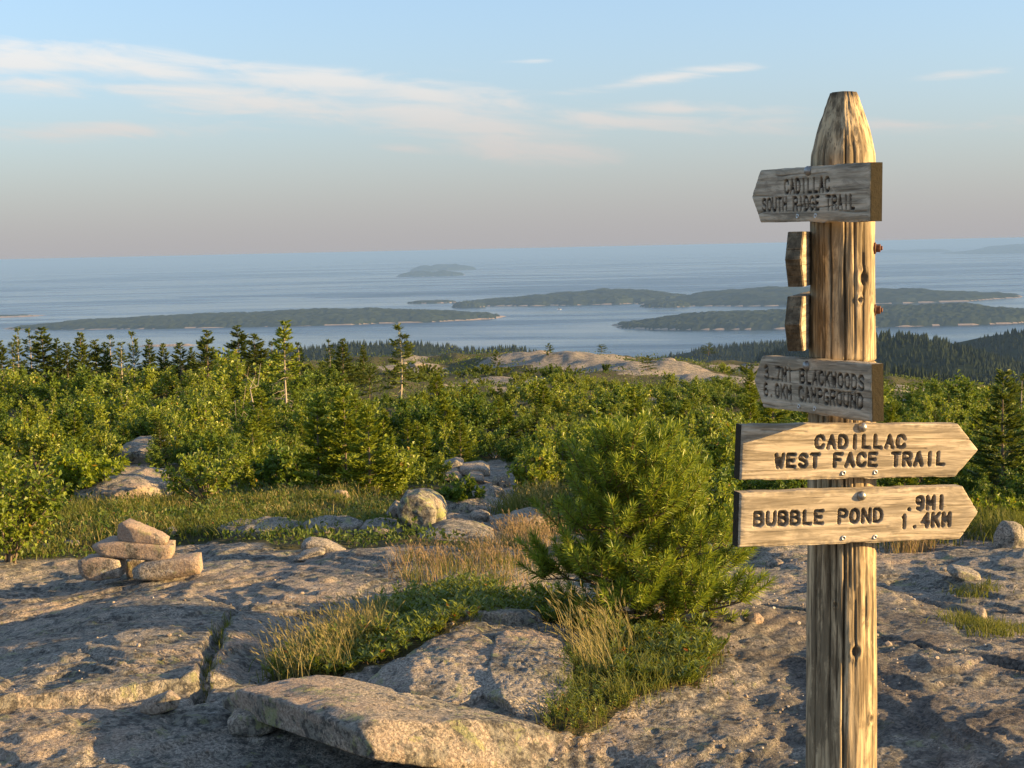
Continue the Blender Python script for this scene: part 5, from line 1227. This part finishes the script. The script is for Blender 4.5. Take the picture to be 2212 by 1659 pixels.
g1 = poly([(570, 1452), (640, 1390), (760, 1350), (850, 1345), (820, 1400), (760, 1455), (650, 1462)])
grass('dry_grass', clumps(g1, 34, 30, .035), .155, M_GRASSD, 'tall straw-coloured grass tuft at the left of the foreground cover', 1, (-.25, -.02), .0016, .6, .30)
grass('green_grass', clumps(g1, 40, 30, .04), .10, M_GRASSG, 'short green blades in the foreground tuft', 2, (-.1, 0), .0018, 0, .35)
g2 = poly([(1230, 1395), (1300, 1375), (1360, 1400), (1330, 1470), (1240, 1500)])
grass('dry_grass', clumps(g2, 14, 13, .03), .20, M_GRASSD, 'arching dry grass stalks in front of the pine', 3, (-.30, 0), .0015, .8, .25)
grass('green_grass', clumps(poly([(1200, 1480), (1300, 1400), (1540, 1400), (1480, 1470), (1330, 1520), (1200, 1560)]), 70, 22, .04), .085, M_GRASSG, 'green grass around the pine foot', 4, (-.05, 0), .0017, 0, .4)
g3 = poly([(850, 1235), (900, 1205), (1000, 1195), (1160, 1175), (1190, 1200), (1150, 1240), (1000, 1245), (880, 1250)])
grass('reddish_grass', clumps(g3, 40, 24, .07), .105, M_GRASSR, 'reddish seeding grass between the boulders and the pine', 5, (-.15, 0), .0022, .6, .3)
grass('green_grass', clumps(g3, 45, 22, .06), .08, M_GRASSG, 'short green grass under the reddish grass', 6, (0, 0), .0022, 0, .4)
grass('reddish_grass', clumps(poly([(1100, 1160), (1180, 1120), (1210, 1150), (1190, 1195), (1110, 1190)]), 24, 26, .06), .15, M_GRASSR, 'dense reddish grass tuft against the pink-grey block', 7, (-.2, 0), .0024, .7, .3)
grass('green_grass', clumps(PATCH_BACK, 420, 30, .09), .095, M_GRASSG, 'green meadow grass behind the cairn', 8, (-.05, 0), .0040, 0, .4)
grass('dry_grass', clumps(PATCH_BACK, 90, 18, .09), .13, M_GRASSD, 'dry stalks in the meadow behind the cairn', 9, (-.1, 0), .0030, .4, .3)
grass('green_grass', clumps(poly([(1920, 1185), (1940, 1140), (2100, 1125), (2230, 1140), (2230, 1180), (2090, 1170)]), 90, 26, .07), .14, M_GRASSG, 'dark grass below the board tips', 10, (0, 0), .0035, 0, .4)
grass('dry_grass', clumps(poly([(1925, 1192), (1990, 1172), (2000, 1180), (1950, 1200)]), 14, 20, .05), .15, M_GRASSR, 'dry grass tuft right of the post', 11, (0, 0), .003, .5, .3)
grass('green_grass', clumps(poly([(2040, 1320), (2120, 1310), (2212, 1335), (2212, 1350), (2110, 1365), (2050, 1335)]), 46, 20, .05), .05, M_GRASSG, 'mossy grass strip on the right slab', 12, (0, 0), .0022, 0, .5)
grass('green_grass', clumps(poly([(2060, 1265), (2140, 1258), (2150, 1272), (2080, 1275)]), 16, 18, .04), .045, M_GRASSG, 'small grass patch by the square pink block', 13, (0, 0), .0022, 0, .5)
grass('green_grass', clumps(poly([(482, 1335), (500, 1320), (470, 1440), (445, 1480), (440, 1450)]), 20, 14, .012), .045, M_GRASSG, 'grass growing along the crack in the rock', 14, (0, 0), .0016, 0, .4)
grass('green_grass', clumps(poly([(1080, 1110), (1120, 1085), (1200, 1080), (1200, 1110), (1120, 1120)]), 50, 24, .08), .13, M_GRASSG, 'grass beside the stony trail', 15, (0, 0), .0035, .2, .4)
grass('dry_grass', clumps(poly([(1110, 1112), (1190, 1080), (1210, 1090), (1150, 1120)]), 20, 20, .08), .17, M_GRASSD, 'pale grass beside the stony trail', 16, (-.1, 0), .003, .5, .3)
def cover(pts, seed, h, label, ll=.034, lw=.0145, nl=11):
    rng = np.random.default_rng(seed); n = len(pts); z = terr(pts[:, 0], pts[:, 1]); top = np.c_[pts, z]
    d = unit(rng.normal(0, .28, (n, 3)) + [0, 0, 1]); hh = h * rng.uniform(.5, 1.25, n) * np.clip(1 + 1.2 * fbm2(pts[:, 0] * 3, pts[:, 1] * 3, 2, 60), .45, 1.8)
    k = np.repeat(np.arange(n), nl); m_ = len(k); u = np.tile(np.linspace(.3, 1, nl), n)
    pos = top[k] + d[k] * (hh[k] * u)[:, None]; ph = np.tile(np.arange(nl) * 2.4, n) + rng.uniform(0, 6, n)[k]
    ld = np.stack([np.cos(ph), np.sin(ph), rng.uniform(.35, 1.3, m_)], 1) + rng.normal(0, .15, (m_, 3)); ln = np.stack([-np.cos(ph), -np.sin(ph), np.full(m_, .9)], 1) + rng.normal(0, .2, (m_, 3))
    V, F = leaves(pos, ld, ln, ll * rng.uniform(.7, 1.25, m_), lw * rng.uniform(.8, 1.2, m_), .12)
    o = link('ground_cover', mesh_np('ground_cover', V, F, M_COVER, False)); tag(o, label, None, None, 'stuff')
cover(sample_poly(rg, PATCH_COVER, 2300), 1, .070, 'glossy leafy ground cover round the foreground rock sheets')
cover(sample_poly(rg, PATCH_FRONT, 800), 2, .045, 'low leafy cover at the pine foot', .016, .008)
cover(np.concatenate([sample_poly(rg, PATCH_BACK, 2400)]), 3, .09, 'low green herbs in the meadow behind the cairn', .022, .011, 9)
def litter():
    rng = np.random.default_rng(91); P_ = []
    for pp, n in ((PATCH_COVER, 900), (PATCH_FRONT, 600), (g3, 500)):
        e = np.concatenate([pp[i] + (pp[(i + 1) % len(pp)] - pp[i]) * rng.random((n // len(pp) + 1, 1)) for i in range(len(pp))]); P_.append(e + rng.normal(0, .05, e.shape))
    p = np.concatenate(P_); n = len(p); z = terr(p[:, 0], p[:, 1])
    V, F = leaves(np.c_[p, z + .004], rng.normal(0, 1, (n, 3)) * [1, 1, .15], rng.normal(0, .35, (n, 3)) + [0, 0, 1], rng.uniform(.010, .035, n), rng.uniform(.003, .009, n), .1)
    m_ = leaf_mat('dead_leaf', (.07, .045, .022), (.26, .17, .08), .1, 0., .8, .1)
    o = link('leaf_litter', mesh_np('leaf_litter', V, F, m_, False)); tag(o, 'dead leaves and stalks round the foreground plants', None, None, 'stuff')
litter()
grass('green_grass', clumps(PATCH_COVER, 40, 9, .05) + rg.normal(0, .12, (360, 2)), .055, M_GRASSG, 'stray blades at the rim of the foreground cover', 41, (-.1, 0), .0016, .1, .5)
print('done', time.time() - T0)
